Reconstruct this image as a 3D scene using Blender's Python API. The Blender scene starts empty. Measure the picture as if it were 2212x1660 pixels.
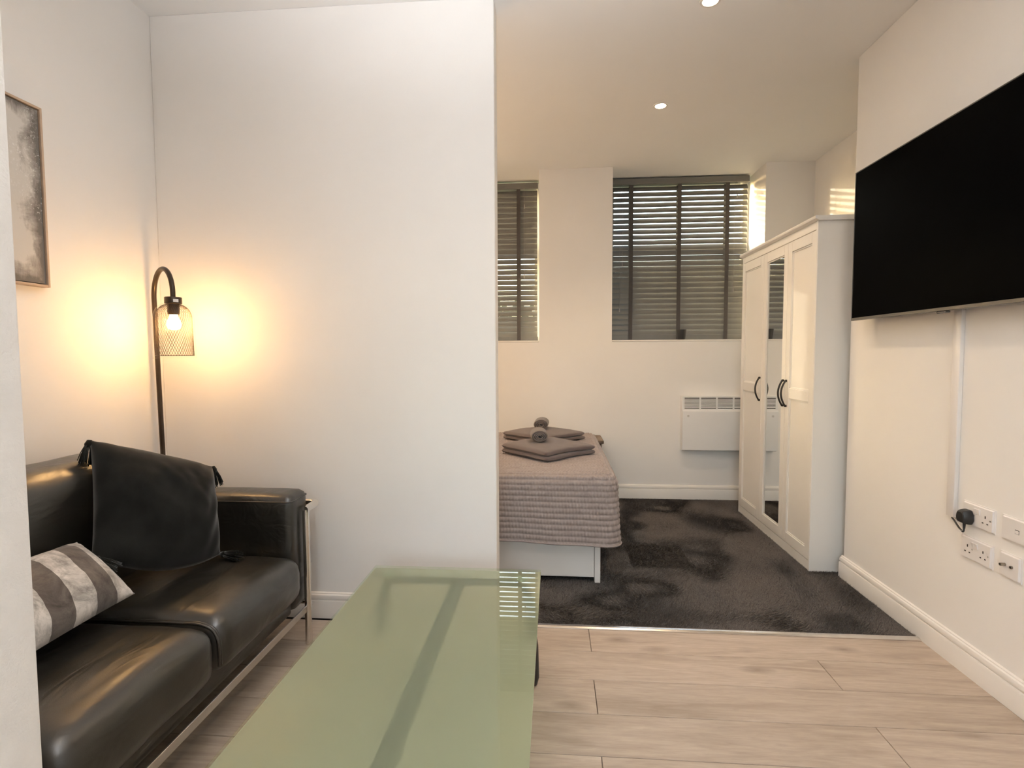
import bpy, bmesh, math, random
import numpy as np
from mathutils import Vector, Matrix

random.seed(7)
rng = np.random.default_rng(7)
scene = bpy.context.scene
COL = scene.collection

# ------------------------------------------------------------------ camera
F_PX, YAW, PITCH, ROLL = 1155.0, -0.0780, 0.0557, -0.0042
EYE = 1.20
cy_, sy_, cp_, sp_, cr_, sr_ = (math.cos(YAW), math.sin(YAW), math.cos(PITCH),
                                math.sin(PITCH), math.cos(ROLL), math.sin(ROLL))
f0, r0, u0 = Vector((sy_, cy_, 0)), Vector((cy_, -sy_, 0)), Vector((0, 0, 1))
fwd = f0 * cp_ - u0 * sp_
up_ = u0 * cp_ + f0 * sp_
rt = r0 * cr_ + up_ * sr_
up = up_ * cr_ - r0 * sr_
cam_d = bpy.data.cameras.new('camera')
cam_d.sensor_width = 36.0
cam_d.sensor_fit = 'HORIZONTAL'
cam_d.lens = F_PX / 2212.0 * 36.0
cam_d.clip_start = 0.02
cam_d.clip_end = 200
cam = bpy.data.objects.new('camera', cam_d)
COL.objects.link(cam)
cam.matrix_world = Matrix(((rt.x, up.x, -fwd.x, 0), (rt.y, up.y, -fwd.y, 0),
                           (rt.z, up.z, -fwd.z, EYE), (0, 0, 0, 1)))
scene.camera = cam

# ------------------------------------------------------------------ light, sky, exposure
vs = scene.view_settings
vs.view_transform = 'Standard'
vs.look = 'None'
vs.gamma = 1.0
vs.use_curve_mapping = False
vs.exposure = 0.62
scene.cycles.max_bounces = 10
scene.cycles.diffuse_bounces = 5
scene.cycles.glossy_bounces = 5
scene.cycles.transmission_bounces = 8
scene.cycles.transparent_max_bounces = 16
scene.cycles.sample_clamp_indirect = 6.0
scene.cycles.caustics_reflective = False
scene.cycles.adaptive_threshold = 0.03

SUN_TO = Vector((1.51, -1.0, -0.33)).normalized()      # the way the low sun's light travels
world = bpy.data.worlds.new('world')
scene.world = world
world.use_nodes = True
wn = world.node_tree
wn.nodes.clear()
w_out = wn.nodes.new('ShaderNodeOutputWorld')
w_bg = wn.nodes.new('ShaderNodeBackground')
w_sky = wn.nodes.new('ShaderNodeTexSky')
w_sky.sky_type = 'NISHITA'
w_sky.sun_disc = False
w_sky.sun_elevation = math.asin(-SUN_TO.z)
w_sky.sun_rotation = math.atan2(-SUN_TO.x, -SUN_TO.y)
w_sky.air_density = 1.0
w_sky.dust_density = 6.0
w_bg.inputs['Strength'].default_value = 2.4
wn.links.new(w_sky.outputs[0], w_bg.inputs[0])
wn.links.new(w_bg.outputs[0], w_out.inputs[0])


def add_light(name, kind, loc, energy, color, aim=None, **kw):
    d = bpy.data.lights.new(name, kind)
    d.energy = energy
    d.color = color
    for k, v in kw.items():
        setattr(d, k, v)
    o = bpy.data.objects.new(name, d)
    COL.objects.link(o)
    o.location = loc
    if aim is not None:
        o.rotation_euler = Vector(aim).to_track_quat('-Z', 'Y').to_euler()
    return o


add_light('sun', 'SUN', (-6, 10, 6), 4.5, (1.0, 0.88, 0.66), aim=SUN_TO, angle=0.018)
# added cool fill from behind the camera, set in an invented window
add_light('added_rear_fill', 'AREA', (-0.1, -2.34, 1.70), 15.0, (0.90, 0.94, 1.0),
          aim=(0, 1, 0.10), shape='RECTANGLE', size=1.5, size_y=1.1)

# added unseen spot aimed at the ceiling, an invented bounced flash for fill
add_light('added_bounce_spot', 'SPOT', (-0.02, -0.12, 1.48), 345.0, (0.95, 0.965, 1.0),
          aim=(-0.12, 0.39, 1.0), spot_size=1.86, spot_blend=1.0, shadow_soft_size=0.10)

WARM = (1.0, 0.72, 0.46)

# ------------------------------------------------------------------ materials
MATS = {}


def new_mat(name):
    m = bpy.data.materials.new(name)
    m.use_nodes = True
    nt = m.node_tree
    return m, nt, nt.nodes['Principled BSDF']


def coords(nt, scale=(1, 1, 1), kind='Object'):
    tc = nt.nodes.new('ShaderNodeTexCoord')
    mp = nt.nodes.new('ShaderNodeMapping')
    mp.inputs['Scale'].default_value = scale
    nt.links.new(tc.outputs[kind], mp.inputs['Vector'])
    return mp.outputs[0]


def noise(nt, vec, scale, detail=3, rough=0.55, dist=0.0):
    n = nt.nodes.new('ShaderNodeTexNoise')
    n.inputs['Scale'].default_value = scale
    n.inputs['Detail'].default_value = detail
    n.inputs['Roughness'].default_value = rough
    n.inputs['Distortion'].default_value = dist
    nt.links.new(vec, n.inputs['Vector'])
    return n.outputs['Fac']


def ramp(nt, fac, stops):
    r = nt.nodes.new('ShaderNodeValToRGB')
    cr = r.color_ramp
    while len(cr.elements) < len(stops):
        cr.elements.new(0.5)
    for e, (p, c) in zip(cr.elements, stops):
        e.position = p
        e.color = (*c, 1) if len(c) == 3 else c
    nt.links.new(fac, r.inputs[0])
    return r.outputs[0]


def bump(nt, bsdf, height, strength, dist=0.01):
    b = nt.nodes.new('ShaderNodeBump')
    b.inputs['Strength'].default_value = strength
    b.inputs['Distance'].default_value = dist
    nt.links.new(height, b.inputs['Height'])
    nt.links.new(b.outputs[0], bsdf.inputs['Normal'])


def simple(name, col, rough=0.5, metal=0.0, var=0.06, nscale=8.0, bump_s=0.0, bump_scale=200.0,
           spec=0.5, coat=0.0, bdist=0.001):
    m, nt, b = new_mat(name)
    v = coords(nt)
    f = noise(nt, v, nscale, 4)
    lo = tuple(c * (1 - var) for c in col)
    hi = tuple(min(1, c * (1 + var)) for c in col)
    nt.links.new(ramp(nt, f, [(0.3, lo), (0.7, hi)]), b.inputs['Base Color'])
    b.inputs['Roughness'].default_value = rough
    b.inputs['Metallic'].default_value = metal
    b.inputs['Specular IOR Level'].default_value = spec
    b.inputs['Coat Weight'].default_value = coat
    if bump_s:
        bump(nt, b, noise(nt, v, bump_scale, 3), bump_s, bdist)
    MATS[name] = m
    return m


M_WALL = simple('wall_paint', (0.86, 0.84, 0.815), 0.75, var=0.012, nscale=3, bump_s=0.12, bump_scale=180, spec=0.25)
M_NIB = simple('wall_paint_rough', (0.84, 0.82, 0.80), 0.8, var=0.03, nscale=30, bump_s=0.5, bump_scale=260, spec=0.2, bdist=0.0012)
M_CEIL = simple('ceiling_paint', (0.91, 0.905, 0.895), 0.85, var=0.01, nscale=2, spec=0.15)
M_GLOSSW = simple('gloss_white_paint', (0.82, 0.79, 0.75), 0.32, var=0.015, nscale=5)
M_WARD = simple('wardrobe_white_foil', (0.82, 0.79, 0.74), 0.38, var=0.01, nscale=4)
M_BEDW = simple('bed_white_foil', (0.80, 0.77, 0.73), 0.4, var=0.01, nscale=4)
M_PLAST = simple('white_plastic', (0.82, 0.79, 0.77), 0.28, var=0.008, nscale=10)
M_HEAT = simple('heater_enamel', (0.80, 0.80, 0.80), 0.4, var=0.01, nscale=10)
M_DARK = simple('dark_recess', (0.03, 0.028, 0.026), 0.8, var=0.1)
M_BLACKM = simple('black_metal', (0.022, 0.018, 0.014), 0.4, metal=0.3, var=0.1, nscale=40)
M_LAMPM = simple('bronze_black_metal', (0.05, 0.035, 0.024), 0.38, metal=0.6, var=0.12, nscale=40)
M_BLACKP = simple('black_plastic', (0.014, 0.014, 0.014), 0.45, var=0.1, nscale=30)
M_CHROME = simple('chrome', (0.80, 0.77, 0.73), 0.14, metal=1.0, var=0.02, nscale=20)
M_STEEL = simple('satin_steel', (0.62, 0.60, 0.57), 0.28, metal=1.0, var=0.04, nscale=30)
M_ALU = simple('aluminium_strip', (0.78, 0.76, 0.74), 0.22, metal=1.0, var=0.04, nscale=30)
M_TVB = simple('tv_bezel_grey', (0.16, 0.155, 0.15), 0.35, metal=0.8, var=0.03, nscale=20)
M_SCREEN = simple('tv_screen_black', (0.0018, 0.0018, 0.002), 0.3, var=0.1, nscale=1, spec=0.008)
M_BROWN = simple('brown_wood', (0.16, 0.11, 0.075), 0.5, var=0.25, nscale=20)
M_SLAT = simple('blind_slat_grey', (0.16, 0.158, 0.148), 0.42, var=0.04, nscale=12)
M_TAPE = simple('blind_tape', (0.07, 0.063, 0.06), 0.9, var=0.08, nscale=60, bump_s=0.4, bump_scale=600)
M_FRAME = simple('window_frame_white', (0.75, 0.75, 0.73), 0.35, var=0.02)
M_CORD = simple('cord_grey', (0.25, 0.24, 0.23), 0.7)
M_BRASSC = simple('coax_metal', (0.35, 0.31, 0.26), 0.35, metal=1.0)
M_SUBFL = simple('subfloor', (0.30, 0.22, 0.15), 0.9, var=0.1)
M_WHITEFAB = simple('white_sheet', (0.78, 0.75, 0.70), 0.9, bump_s=0.2, bump_scale=300)


def mat_leather():
    m, nt, b = new_mat('black_leather')
    v = coords(nt)
    f = noise(nt, v, 6, 4)
    nt.links.new(ramp(nt, f, [(0.3, (0.010, 0.010, 0.008)), (0.7, (0.020, 0.018, 0.015))]), b.inputs['Base Color'])
    f2 = noise(nt, v, 14, 3)
    mr = nt.nodes.new('ShaderNodeMapRange')
    mr.inputs['To Min'].default_value = 0.28
    mr.inputs['To Max'].default_value = 0.40
    nt.links.new(f2, mr.inputs['Value'])
    nt.links.new(mr.outputs[0], b.inputs['Roughness'])
    b.inputs['Specular IOR Level'].default_value = 0.85
    b.inputs['Coat Weight'].default_value = 0.08
    b.inputs['Coat Roughness'].default_value = 0.36
    vo = nt.nodes.new('ShaderNodeTexVoronoi')
    vo.inputs['Scale'].default_value = 420
    nt.links.new(v, vo.inputs['Vector'])
    bump(nt, b, vo.outputs['Distance'], 0.10, 0.0008)
    mpc = nt.nodes.new('ShaderNodeMapping'); mpc.inputs['Scale'].default_value = (1.0, 0.35, 1.0)
    nt.links.new(v, mpc.inputs[0])
    cr = noise(nt, mpc.outputs[0], 13, 2, 0.5, 1.2)
    b2 = nt.nodes.new('ShaderNodeBump'); b2.inputs['Strength'].default_value = 0.35; b2.inputs['Distance'].default_value = 0.012
    nt.links.new(cr, b2.inputs['Height'])
    fine_b = b.inputs['Normal'].links[0].from_node
    nt.links.new(b2.outputs[0], fine_b.inputs['Normal'])
    return m


def mat_velvet():
    m, nt, b = new_mat('black_velvet')
    v = coords(nt)
    f = noise(nt, v, 9, 5, 0.6)
    nt.links.new(ramp(nt, f, [(0.3, (0.006, 0.0065, 0.006)), (0.75, (0.019, 0.020, 0.019))]), b.inputs['Base Color'])
    b.inputs['Roughness'].default_value = 0.95
    b.inputs['Specular IOR Level'].default_value = 0.1
    b.inputs['Sheen Weight'].default_value = 0.3
    b.inputs['Sheen Roughness'].default_value = 0.4
    bump(nt, b, noise(nt, v, 500, 2), 0.3, 0.001)
    return m


def mat_striped():
    m, nt, b = new_mat('striped_velvet')
    tc = nt.nodes.new('ShaderNodeTexCoord')
    sep = nt.nodes.new('ShaderNodeSeparateXYZ')
    nt.links.new(tc.outputs['UV'], sep.inputs[0])
    mp = nt.nodes.new('ShaderNodeMapping')
    nt.links.new(tc.outputs['Object'], mp.inputs[0])
    v = mp.outputs[0]
    # stripes across the long axis with slightly uneven edges
    n1 = noise(nt, v, 40, 2)
    ma = nt.nodes.new('ShaderNodeMath'); ma.operation = 'MULTIPLY_ADD'
    ma.inputs[1].default_value = 0.008
    nt.links.new(n1, ma.inputs[0]); nt.links.new(sep.outputs['Y'], ma.inputs[2])
    ma.inputs[0].default_value = 0
    sc = nt.nodes.new('ShaderNodeMath'); sc.operation = 'MULTIPLY'; sc.inputs[1].default_value = 3.2
    nt.links.new(ma.outputs[0], sc.inputs[0])
    fr = nt.nodes.new('ShaderNodeMath'); fr.operation = 'FRACT'
    nt.links.new(sc.outputs[0], fr.inputs[0])
    gt = nt.nodes.new('ShaderNodeMath'); gt.operation = 'GREATER_THAN'; gt.inputs[1].default_value = 0.5
    nt.links.new(fr.outputs[0], gt.inputs[0])
    blot = noise(nt, v, 15, 6, 0.72, 0.5)
    light = ramp(nt, blot, [(0.33, (0.17, 0.155, 0.14)), (0.60, (0.66, 0.62, 0.58))])
    dark = ramp(nt, blot, [(0.33, (0.032, 0.024, 0.021)), (0.66, (0.15, 0.125, 0.108))])
    mx = nt.nodes.new('ShaderNodeMixRGB')
    nt.links.new(gt.outputs[0], mx.inputs[0]); nt.links.new(light, mx.inputs[1]); nt.links.new(dark, mx.inputs[2])
    nt.links.new(mx.outputs[0], b.inputs['Base Color'])
    b.inputs['Roughness'].default_value = 0.75
    b.inputs['Sheen Weight'].default_value = 0.25
    bump(nt, b, noise(nt, v, 300, 2), 0.25, 0.001)
    return m


def mat_plank(i):
    m, nt, b = new_mat('oak_laminate_%d' % i)
    tc = nt.nodes.new('ShaderNodeTexCoord')
    oi = nt.nodes.new('ShaderNodeObjectInfo')
    mp = nt.nodes.new('ShaderNodeMapping')
    mp.inputs['Scale'].default_value = (1.0, 9.0, 1.0)
    add = nt.nodes.new('ShaderNodeVectorMath'); add.operation = 'ADD'
    cmb = nt.nodes.new('ShaderNodeCombineXYZ')
    sc = nt.nodes.new('ShaderNodeMath'); sc.operation = 'MULTIPLY'; sc.inputs[1].default_value = 37.0
    nt.links.new(oi.outputs['Random'], sc.inputs[0])
    nt.links.new(sc.outputs[0], cmb.inputs[0]); nt.links.new(sc.outputs[0], cmb.inputs[1])
    nt.links.new(tc.outputs['Object'], add.inputs[0]); nt.links.new(cmb.outputs[0], add.inputs[1])
    nt.links.new(add.outputs[0], mp.inputs[0])
    v = mp.outputs[0]
    big = noise(nt, v, 1.3, 3, 0.5, 2.2)
    fine = noise(nt, v, 14, 5, 0.65, 0.6)
    # knots
    mpk = nt.nodes.new('ShaderNodeMapping'); mpk.inputs['Scale'].default_value = (2.2, 5.5, 1)
    nt.links.new(add.outputs[0], mpk.inputs[0])
    vo = nt.nodes.new('ShaderNodeTexVoronoi'); vo.inputs['Scale'].default_value = 1.15
    nt.links.new(mpk.outputs[0], vo.inputs['Vector'])
    kn = ramp(nt, vo.outputs['Distance'], [(0.0, (0.40, 0.38, 0.36)), (0.05, (0.62, 0.60, 0.58)), (0.20, (1, 1, 1))])
    base = ramp(nt, big, [(0.25, (0.345, 0.272, 0.212)), (0.5, (0.43, 0.348, 0.278)), (0.75, (0.49, 0.405, 0.33))])
    fc = ramp(nt, fine, [(0.3, (0.83, 0.82, 0.81)), (0.62, (1.04, 1.04, 1.04))])
    m1 = nt.nodes.new('ShaderNodeMixRGB'); m1.blend_type = 'MULTIPLY'; m1.inputs[0].default_value = 0.75
    nt.links.new(base, m1.inputs[1]); nt.links.new(fc, m1.inputs[2])
    m2 = nt.nodes.new('ShaderNodeMixRGB'); m2.blend_type = 'MULTIPLY'; m2.inputs[0].default_value = 0.8
    nt.links.new(m1.outputs[0], m2.inputs[1]); nt.links.new(kn, m2.inputs[2])
    hs = nt.nodes.new('ShaderNodeHueSaturation')
    mr = nt.nodes.new('ShaderNodeMapRange'); mr.inputs['To Min'].default_value = 0.94; mr.inputs['To Max'].default_value = 1.05
    nt.links.new(oi.outputs['Random'], mr.inputs['Value']); nt.links.new(mr.outputs[0], hs.inputs['Value'])
    nt.links.new(m2.outputs[0], hs.inputs['Color'])
    nt.links.new(hs.outputs[0], b.inputs['Base Color'])
    b.inputs['Roughness'].default_value = 0.48
    b.inputs['Specular IOR Level'].default_value = 0.4
    bump(nt, b, fine, 0.08, 0.001)
    return m


def mat_carpet(name, k):
    m, nt, b = new_mat(name)
    v = coords(nt)
    f = noise(nt, v, 260, 2, 0.7)
    nt.links.new(ramp(nt, f, [(0.3, (0.060 * k, 0.051 * k, 0.046 * k)), (0.55, (0.115 * k, 0.10 * k, 0.090 * k)),
                              (0.75, (0.19 * k, 0.168 * k, 0.152 * k))]), b.inputs['Base Color'])
    b.inputs['Roughness'].default_value = 0.9
    b.inputs['Specular IOR Level'].default_value = 0.15
    return m


def mat_quilt():
    m, nt, b = new_mat('quilt_fabric')
    v = coords(nt)
    f = noise(nt, v, 60, 3)
    nt.links.new(ramp(nt, f, [(0.3, (0.235, 0.192, 0.178)), (0.7, (0.29, 0.24, 0.222))]), b.inputs['Base Color'])
    b.inputs['Roughness'].default_value = 0.62
    b.inputs['Sheen Weight'].default_value = 0.15
    bump(nt, b, noise(nt, v, 700, 2), 0.2, 0.0006)
    return m


def mat_towel(name, col):
    m, nt, b = new_mat(name)
    v = coords(nt)
    f = noise(nt, v, 420, 2, 0.7)
    nt.links.new(ramp(nt, f, [(0.3, tuple(c * 0.7 for c in col)), (0.7, tuple(c * 1.25 for c in col))]), b.inputs['Base Color'])
    b.inputs['Roughness'].default_value = 0.95
    b.inputs['Sheen Weight'].default_value = 0.3
    bump(nt, b, noise(nt, v, 500, 3, 0.8), 0.9, 0.003)
    return m


def mat_mirror():
    m, nt, b = new_mat('mirror_silver')
    v = coords(nt)
    nt.links.new(ramp(nt, noise(nt, v, 2, 1), [(0.0, (0.86, 0.87, 0.85)), (1.0, (0.88, 0.89, 0.87))]), b.inputs['Base Color'])
    b.inputs['Metallic'].default_value = 1.0
    b.inputs['Roughness'].default_value = 0.02
    return m


def mat_glass_thin(name, tint, rough=0.02, ior=1.45, mul=1.0):
    m = bpy.data.materials.new(name)
    m.use_nodes = True
    nt = m.node_tree
    nt.nodes.clear()
    out = nt.nodes.new('ShaderNodeOutputMaterial')
    tr = nt.nodes.new('ShaderNodeBsdfTransparent'); tr.inputs[0].default_value = (*tint, 1)
    gl = nt.nodes.new('ShaderNodeBsdfGlossy'); gl.inputs['Roughness'].default_value = rough
    fr = nt.nodes.new('ShaderNodeFresnel'); fr.inputs[0].default_value = ior
    mu = nt.nodes.new('ShaderNodeMath'); mu.operation = 'MULTIPLY'; mu.inputs[1].default_value = mul
    mx = nt.nodes.new('ShaderNodeMixShader')
    # rays run straight through, so only the entering side of a pane reflects
    ge = nt.nodes.new('ShaderNodeNewGeometry')
    inv = nt.nodes.new('ShaderNodeMath'); inv.operation = 'SUBTRACT'; inv.inputs[0].default_value = 1.0
    nt.links.new(ge.outputs['Backfacing'], inv.inputs[1])
    m3 = nt.nodes.new('ShaderNodeMath'); m3.operation = 'MULTIPLY'
    nt.links.new(fr.outputs[0], mu.inputs[0]); nt.links.new(mu.outputs[0], m3.inputs[0])
    nt.links.new(inv.outputs[0], m3.inputs[1]); nt.links.new(m3.outputs[0], mx.inputs[0])
    nt.links.new(tr.outputs[0], mx.inputs[1]); nt.links.new(gl.outputs[0], mx.inputs[2])
    nt.links.new(mx.outputs[0], out.inputs[0])
    return m


def mat_frost():
    """Etched underside of the table glass: see-through is blurred, and it scatters light."""
    m = bpy.data.materials.new('frosted_green_glass_face')
    m.use_nodes = True
    nt = m.node_tree
    nt.nodes.clear()
    out = nt.nodes.new('ShaderNodeOutputMaterial')
    rf = nt.nodes.new('ShaderNodeBsdfRefraction')
    rf.inputs['Color'].default_value = (0.86, 0.95, 0.84, 1)
    rf.inputs['Roughness'].default_value = 0.36
    rf.inputs['IOR'].default_value = 0.80     # met from inside: bends towards the normal, no total reflection
    df = nt.nodes.new('ShaderNodeBsdfDiffuse')
    tc = nt.nodes.new('ShaderNodeTexCoord')
    n = nt.nodes.new('ShaderNodeTexNoise'); n.inputs['Scale'].default_value = 900
    nt.links.new(tc.outputs['Object'], n.inputs['Vector'])
    r = nt.nodes.new('ShaderNodeValToRGB')
    r.color_ramp.elements[0].color = (0.44, 0.465, 0.355, 1)
    r.color_ramp.elements[1].color = (0.52, 0.545, 0.42, 1)
    nt.links.new(n.outputs[0], r.inputs[0])
    nt.links.new(r.outputs[0], df.inputs[0])
    tl = nt.nodes.new('ShaderNodeBsdfTranslucent')
    tl.inputs[0].default_value = (0.70, 0.80, 0.66, 1)
    m1 = nt.nodes.new('ShaderNodeMixShader'); m1.inputs[0].default_value = 0.35
    nt.links.new(df.outputs[0], m1.inputs[1]); nt.links.new(tl.outputs[0], m1.inputs[2])
    m2 = nt.nodes.new('ShaderNodeMixShader'); m2.inputs[0].default_value = 0.5
    nt.links.new(m1.outputs[0], m2.inputs[1]); nt.links.new(rf.outputs[0], m2.inputs[2])
    nt.links.new(m2.outputs[0], out.inputs[0])
    return m


def mat_shade():
    m = bpy.data.materials.new('lamp_shade_fabric')
    m.use_nodes = True
    nt = m.node_tree
    nt.nodes.clear()
    out = nt.nodes.new('ShaderNodeOutputMaterial')
    tc = nt.nodes.new('ShaderNodeTexCoord')
    n = nt.nodes.new('ShaderNodeTexNoise'); n.inputs['Scale'].default_value = 300
    nt.links.new(tc.outputs['Object'], n.inputs['Vector'])
    c = ramp(nt, n.outputs[0], [(0.3, (0.78, 0.74, 0.68)), (0.7, (0.86, 0.83, 0.78))])
    t1 = nt.nodes.new('ShaderNodeBsdfTransparent'); t1.inputs[0].default_value = (0.9, 0.85, 0.78, 1)
    tl_ = nt.nodes.new('ShaderNodeBsdfTranslucent')
    nt.links.new(c, tl_.inputs[0])
    mx = nt.nodes.new('ShaderNodeMixShader'); mx.inputs[0].default_value = 0.55
    nt.links.new(t1.outputs[0], mx.inputs[1]); nt.links.new(tl_.outputs[0], mx.inputs[2])
    nt.links.new(mx.outputs[0], out.inputs[0])
    return m


def mat_emit(name, col, s):
    m = bpy.data.materials.new(name)
    m.use_nodes = True
    nt = m.node_tree
    nt.nodes.clear()
    out = nt.nodes.new('ShaderNodeOutputMaterial')
    e = nt.nodes.new('ShaderNodeEmission')
    e.inputs[0].default_value = (*col, 1)
    e.inputs[1].default_value = s
    nt.links.new(e.outputs[0], out.inputs[0])
    return m


def mat_canvas():
    m, nt, b = new_mat('abstract_canvas')
    tc = nt.nodes.new('ShaderNodeTexCoord')
    sep = nt.nodes.new('ShaderNodeSeparateXYZ')
    nt.links.new(tc.outputs['Object'], sep.inputs[0])

    def math_(op, a, bb=None):
        n = nt.nodes.new('ShaderNodeMath'); n.operation = op
        for i, x in enumerate((a, bb)):
            if x is None:
                continue
            if isinstance(x, (int, float)):
                n.inputs[i].default_value = x
            else:
                nt.links.new(x, n.inputs[i])
        return n.outputs[0]
    # distance from the picture's centre, as a rounded rectangle (object: y across, z up)
    ay = math_('ABSOLUTE', math_('DIVIDE', sep.outputs['Y'], 0.30))
    az = math_('ABSOLUTE', math_('DIVIDE', sep.outputs['Z'], 0.30))
    rim = math_('MAXIMUM', math_('POWER', ay, 4.5), math_('POWER', az, 5.0))
    v = tc.outputs['Object']
    patch = noise(nt, v, 9, 6, 0.65, 0.5)
    mpv = nt.nodes.new('ShaderNodeMapping'); mpv.inputs['Scale'].default_value = (1, 1, 0.25)
    nt.links.new(v, mpv.inputs[0])
    strk = noise(nt, mpv.outputs[0], 38, 5, 0.7)
    val = math_('ADD', rim, math_('MULTIPLY', math_('SUBTRACT', patch, 0.5), 1.5))
    val = math_('ADD', val, math_('MULTIPLY', math_('SUBTRACT', strk, 0.5), 0.6))
    base = ramp(nt, val, [(0.30, (0.60, 0.57, 0.53)), (0.52, (0.36, 0.33, 0.30)), (0.78, (0.155, 0.14, 0.125))])
    fleck = noise(nt, v, 90, 5, 0.8)
    fl = ramp(nt, fleck, [(0.56, (0, 0, 0)), (0.62, (1, 1, 1))])
    reg = ramp(nt, noise(nt, v, 6, 2), [(0.48, (0, 0, 0)), (0.6, (1, 1, 1))])
    mm = math_('MULTIPLY', fl, reg)
    mx = nt.nodes.new('ShaderNodeMixRGB')
    nt.links.new(mm, mx.inputs[0]); nt.links.new(base, mx.inputs[1])
    mx.inputs[2].default_value = (0.70, 0.68, 0.65, 1)
    nt.links.new(mx.outputs[0], b.inputs['Base Color'])
    b.inputs['Roughness'].default_value = 0.8
    bump(nt, b, fleck, 0.3, 0.002)
    return m


M_LEATHER, M_VELVET, M_STRIPE = mat_leather(), mat_velvet(), mat_striped()
M_PLANK = mat_plank(0)
M_CARPET, M_PILE = mat_carpet('carpet_backing', 0.6), mat_carpet('carpet_pile_fibre', 1.4)
M_QUILT = mat_quilt()
M_TOWEL, M_FACE = mat_towel('brown_towelling', (0.125, 0.088, 0.077)), mat_towel('taupe_towelling', (0.155, 0.125, 0.110))
M_MIRROR = mat_mirror()
M_PANE = mat_glass_thin('window_glass', (0.93, 0.95, 0.94))
M_CLOCHE = mat_glass_thin('clear_shade_glass', (0.995, 0.99, 0.985), 0.02, 1.35, 0.55)
M_TABTOP = mat_glass_thin('table_glass_polished', (0.92, 0.965, 0.90), 0.0, 1.5)
M_FROST = mat_frost()
M_SHADE = mat_shade()
M_BULB = mat_emit('glowing_bulb', (1.0, 0.56, 0.21), 180.0)
M_LED = mat_emit('downlight_lens', (1.0, 0.80, 0.52), 60.0)
M_CANVAS = mat_canvas()
M_PFRAME = simple('pale_wood_frame', (0.52, 0.38, 0.27), 0.45, var=0.08, nscale=30)
M_GRASS = simple('lawn', (0.06, 0.10, 0.03), 0.95, var=0.4, nscale=4)
M_LEAF = simple('hedge_leaves', (0.05, 0.09, 0.025), 0.7, var=0.5, nscale=6)

# ------------------------------------------------------------------ mesh helpers


def obj(name, bm, m, parent=None, smooth=None, loc=None):
    me = bpy.data.meshes.new(name)
    bm.normal_update()
    bm.to_mesh(me)
    bm.free()
    return obj_me(name, me, m, parent, smooth, loc)


def obj_me(name, me, m, parent=None, smooth=None, loc=None):
    for x in (m if isinstance(m, (list, tuple)) else [m]):
        if x.name not in me.materials:
            me.materials.append(x)
    if smooth is not None:
        me.polygons.foreach_set('use_smooth', [True] * len(me.polygons))
        if smooth < 180:
            me.set_sharp_from_angle(angle=math.radians(smooth))
    o = bpy.data.objects.new(name, me)
    COL.objects.link(o)
    if parent is not None:
        o.parent = parent
    if loc is not None:
        o.location = loc
    return o


def tag(o, label, cat, group=None, kind=None):
    o['label'] = label
    o['category'] = cat
    if group:
        o['group'] = group
    if kind:
        o['kind'] = kind
    return o


def struct(o, label=None, cat=None):
    o['kind'] = 'structure'
    if label:
        o['label'] = label
    if cat:
        o['category'] = cat
    return o


def thing(name, label, cat, loc=(0, 0, 0), rotz=0.0, group=None):
    o = bpy.data.objects.new(name, None)
    o.empty_display_size = 0.1
    COL.objects.link(o)
    o.location = loc
    o.rotation_euler = (0, 0, rotz)
    return tag(o, label, cat, group)


def box(bm, lo, hi, bev=0.0, seg=2, mat=0):
    x0, y0, z0 = lo
    x1, y1, z1 = hi
    vs_ = [bm.verts.new(p) for p in ((x0, y0, z0), (x1, y0, z0), (x1, y1, z0), (x0, y1, z0),
                                    (x0, y0, z1), (x1, y0, z1), (x1, y1, z1), (x0, y1, z1))]
    fs = [bm.faces.new([vs_[i] for i in q]) for q in ((3, 2, 1, 0), (4, 5, 6, 7), (0, 1, 5, 4),
                                                      (1, 2, 6, 5), (2, 3, 7, 6), (3, 0, 4, 7))]
    for f in fs:
        f.material_index = mat
    if bev > 0:
        es = list({e for f in fs for e in f.edges})
        bmesh.ops.bevel(bm, geom=es, offset=bev, segments=seg, profile=0.5, affect='EDGES', clamp_overlap=True)
    return vs_


def nbox(name, lo, hi, m, parent=None, bev=0.0, seg=2):
    bm = bmesh.new()
    box(bm, lo, hi, bev, seg)
    return obj(name, bm, m, parent, 35 if bev else None)


def tube(bm, pts, r, n=12, closed=False, cap=True, flat=None):
    """Sweep a circle (or an ellipse when flat=(a, b)) along pts."""
    pts = [Vector(p) for p in pts]
    N = len(pts)
    rr = r if isinstance(r, (list, tuple)) else [r] * N
    tang = []
    for i in range(N):
        a = pts[(i - 1) % N] if (i > 0 or closed) else pts[i]
        b = pts[(i + 1) % N] if (i < N - 1 or closed) else pts[i]
        tang.append((b - a).normalized())
    ref = Vector((0, 0, 1)) if abs(tang[0].z) < 0.9 else Vector((1, 0, 0))
    u = tang[0].cross(ref).normalized()
    rings = []
    for i in range(N):
        u = (u - tang[i] * u.dot(tang[i])).normalized()
        w = tang[i].cross(u)
        ring = []
        for k in range(n):
            a = 2 * math.pi * k / n
            ring.append(bm.verts.new(pts[i] + (u * math.cos(a) + w * math.sin(a)) * rr[i]))
        rings.append(ring)
    for i in range(N if closed else N - 1):
        A, B = rings[i], rings[(i + 1) % N]
        for k in range(n):
            bm.faces.new((A[k], A[(k + 1) % n], B[(k + 1) % n], B[k]))
    if cap and not closed:
        bm.faces.new(list(reversed(rings[0])))
        bm.faces.new(rings[-1])


def arc_pts(c, r, a0, a1, n, ax, ay):
    c, ax, ay = Vector(c), Vector(ax), Vector(ay)
    return [c + ax * (r * math.cos(a0 + (a1 - a0) * i / n)) + ay * (r * math.sin(a0 + (a1 - a0) * i / n)) for i in range(n + 1)]


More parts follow.
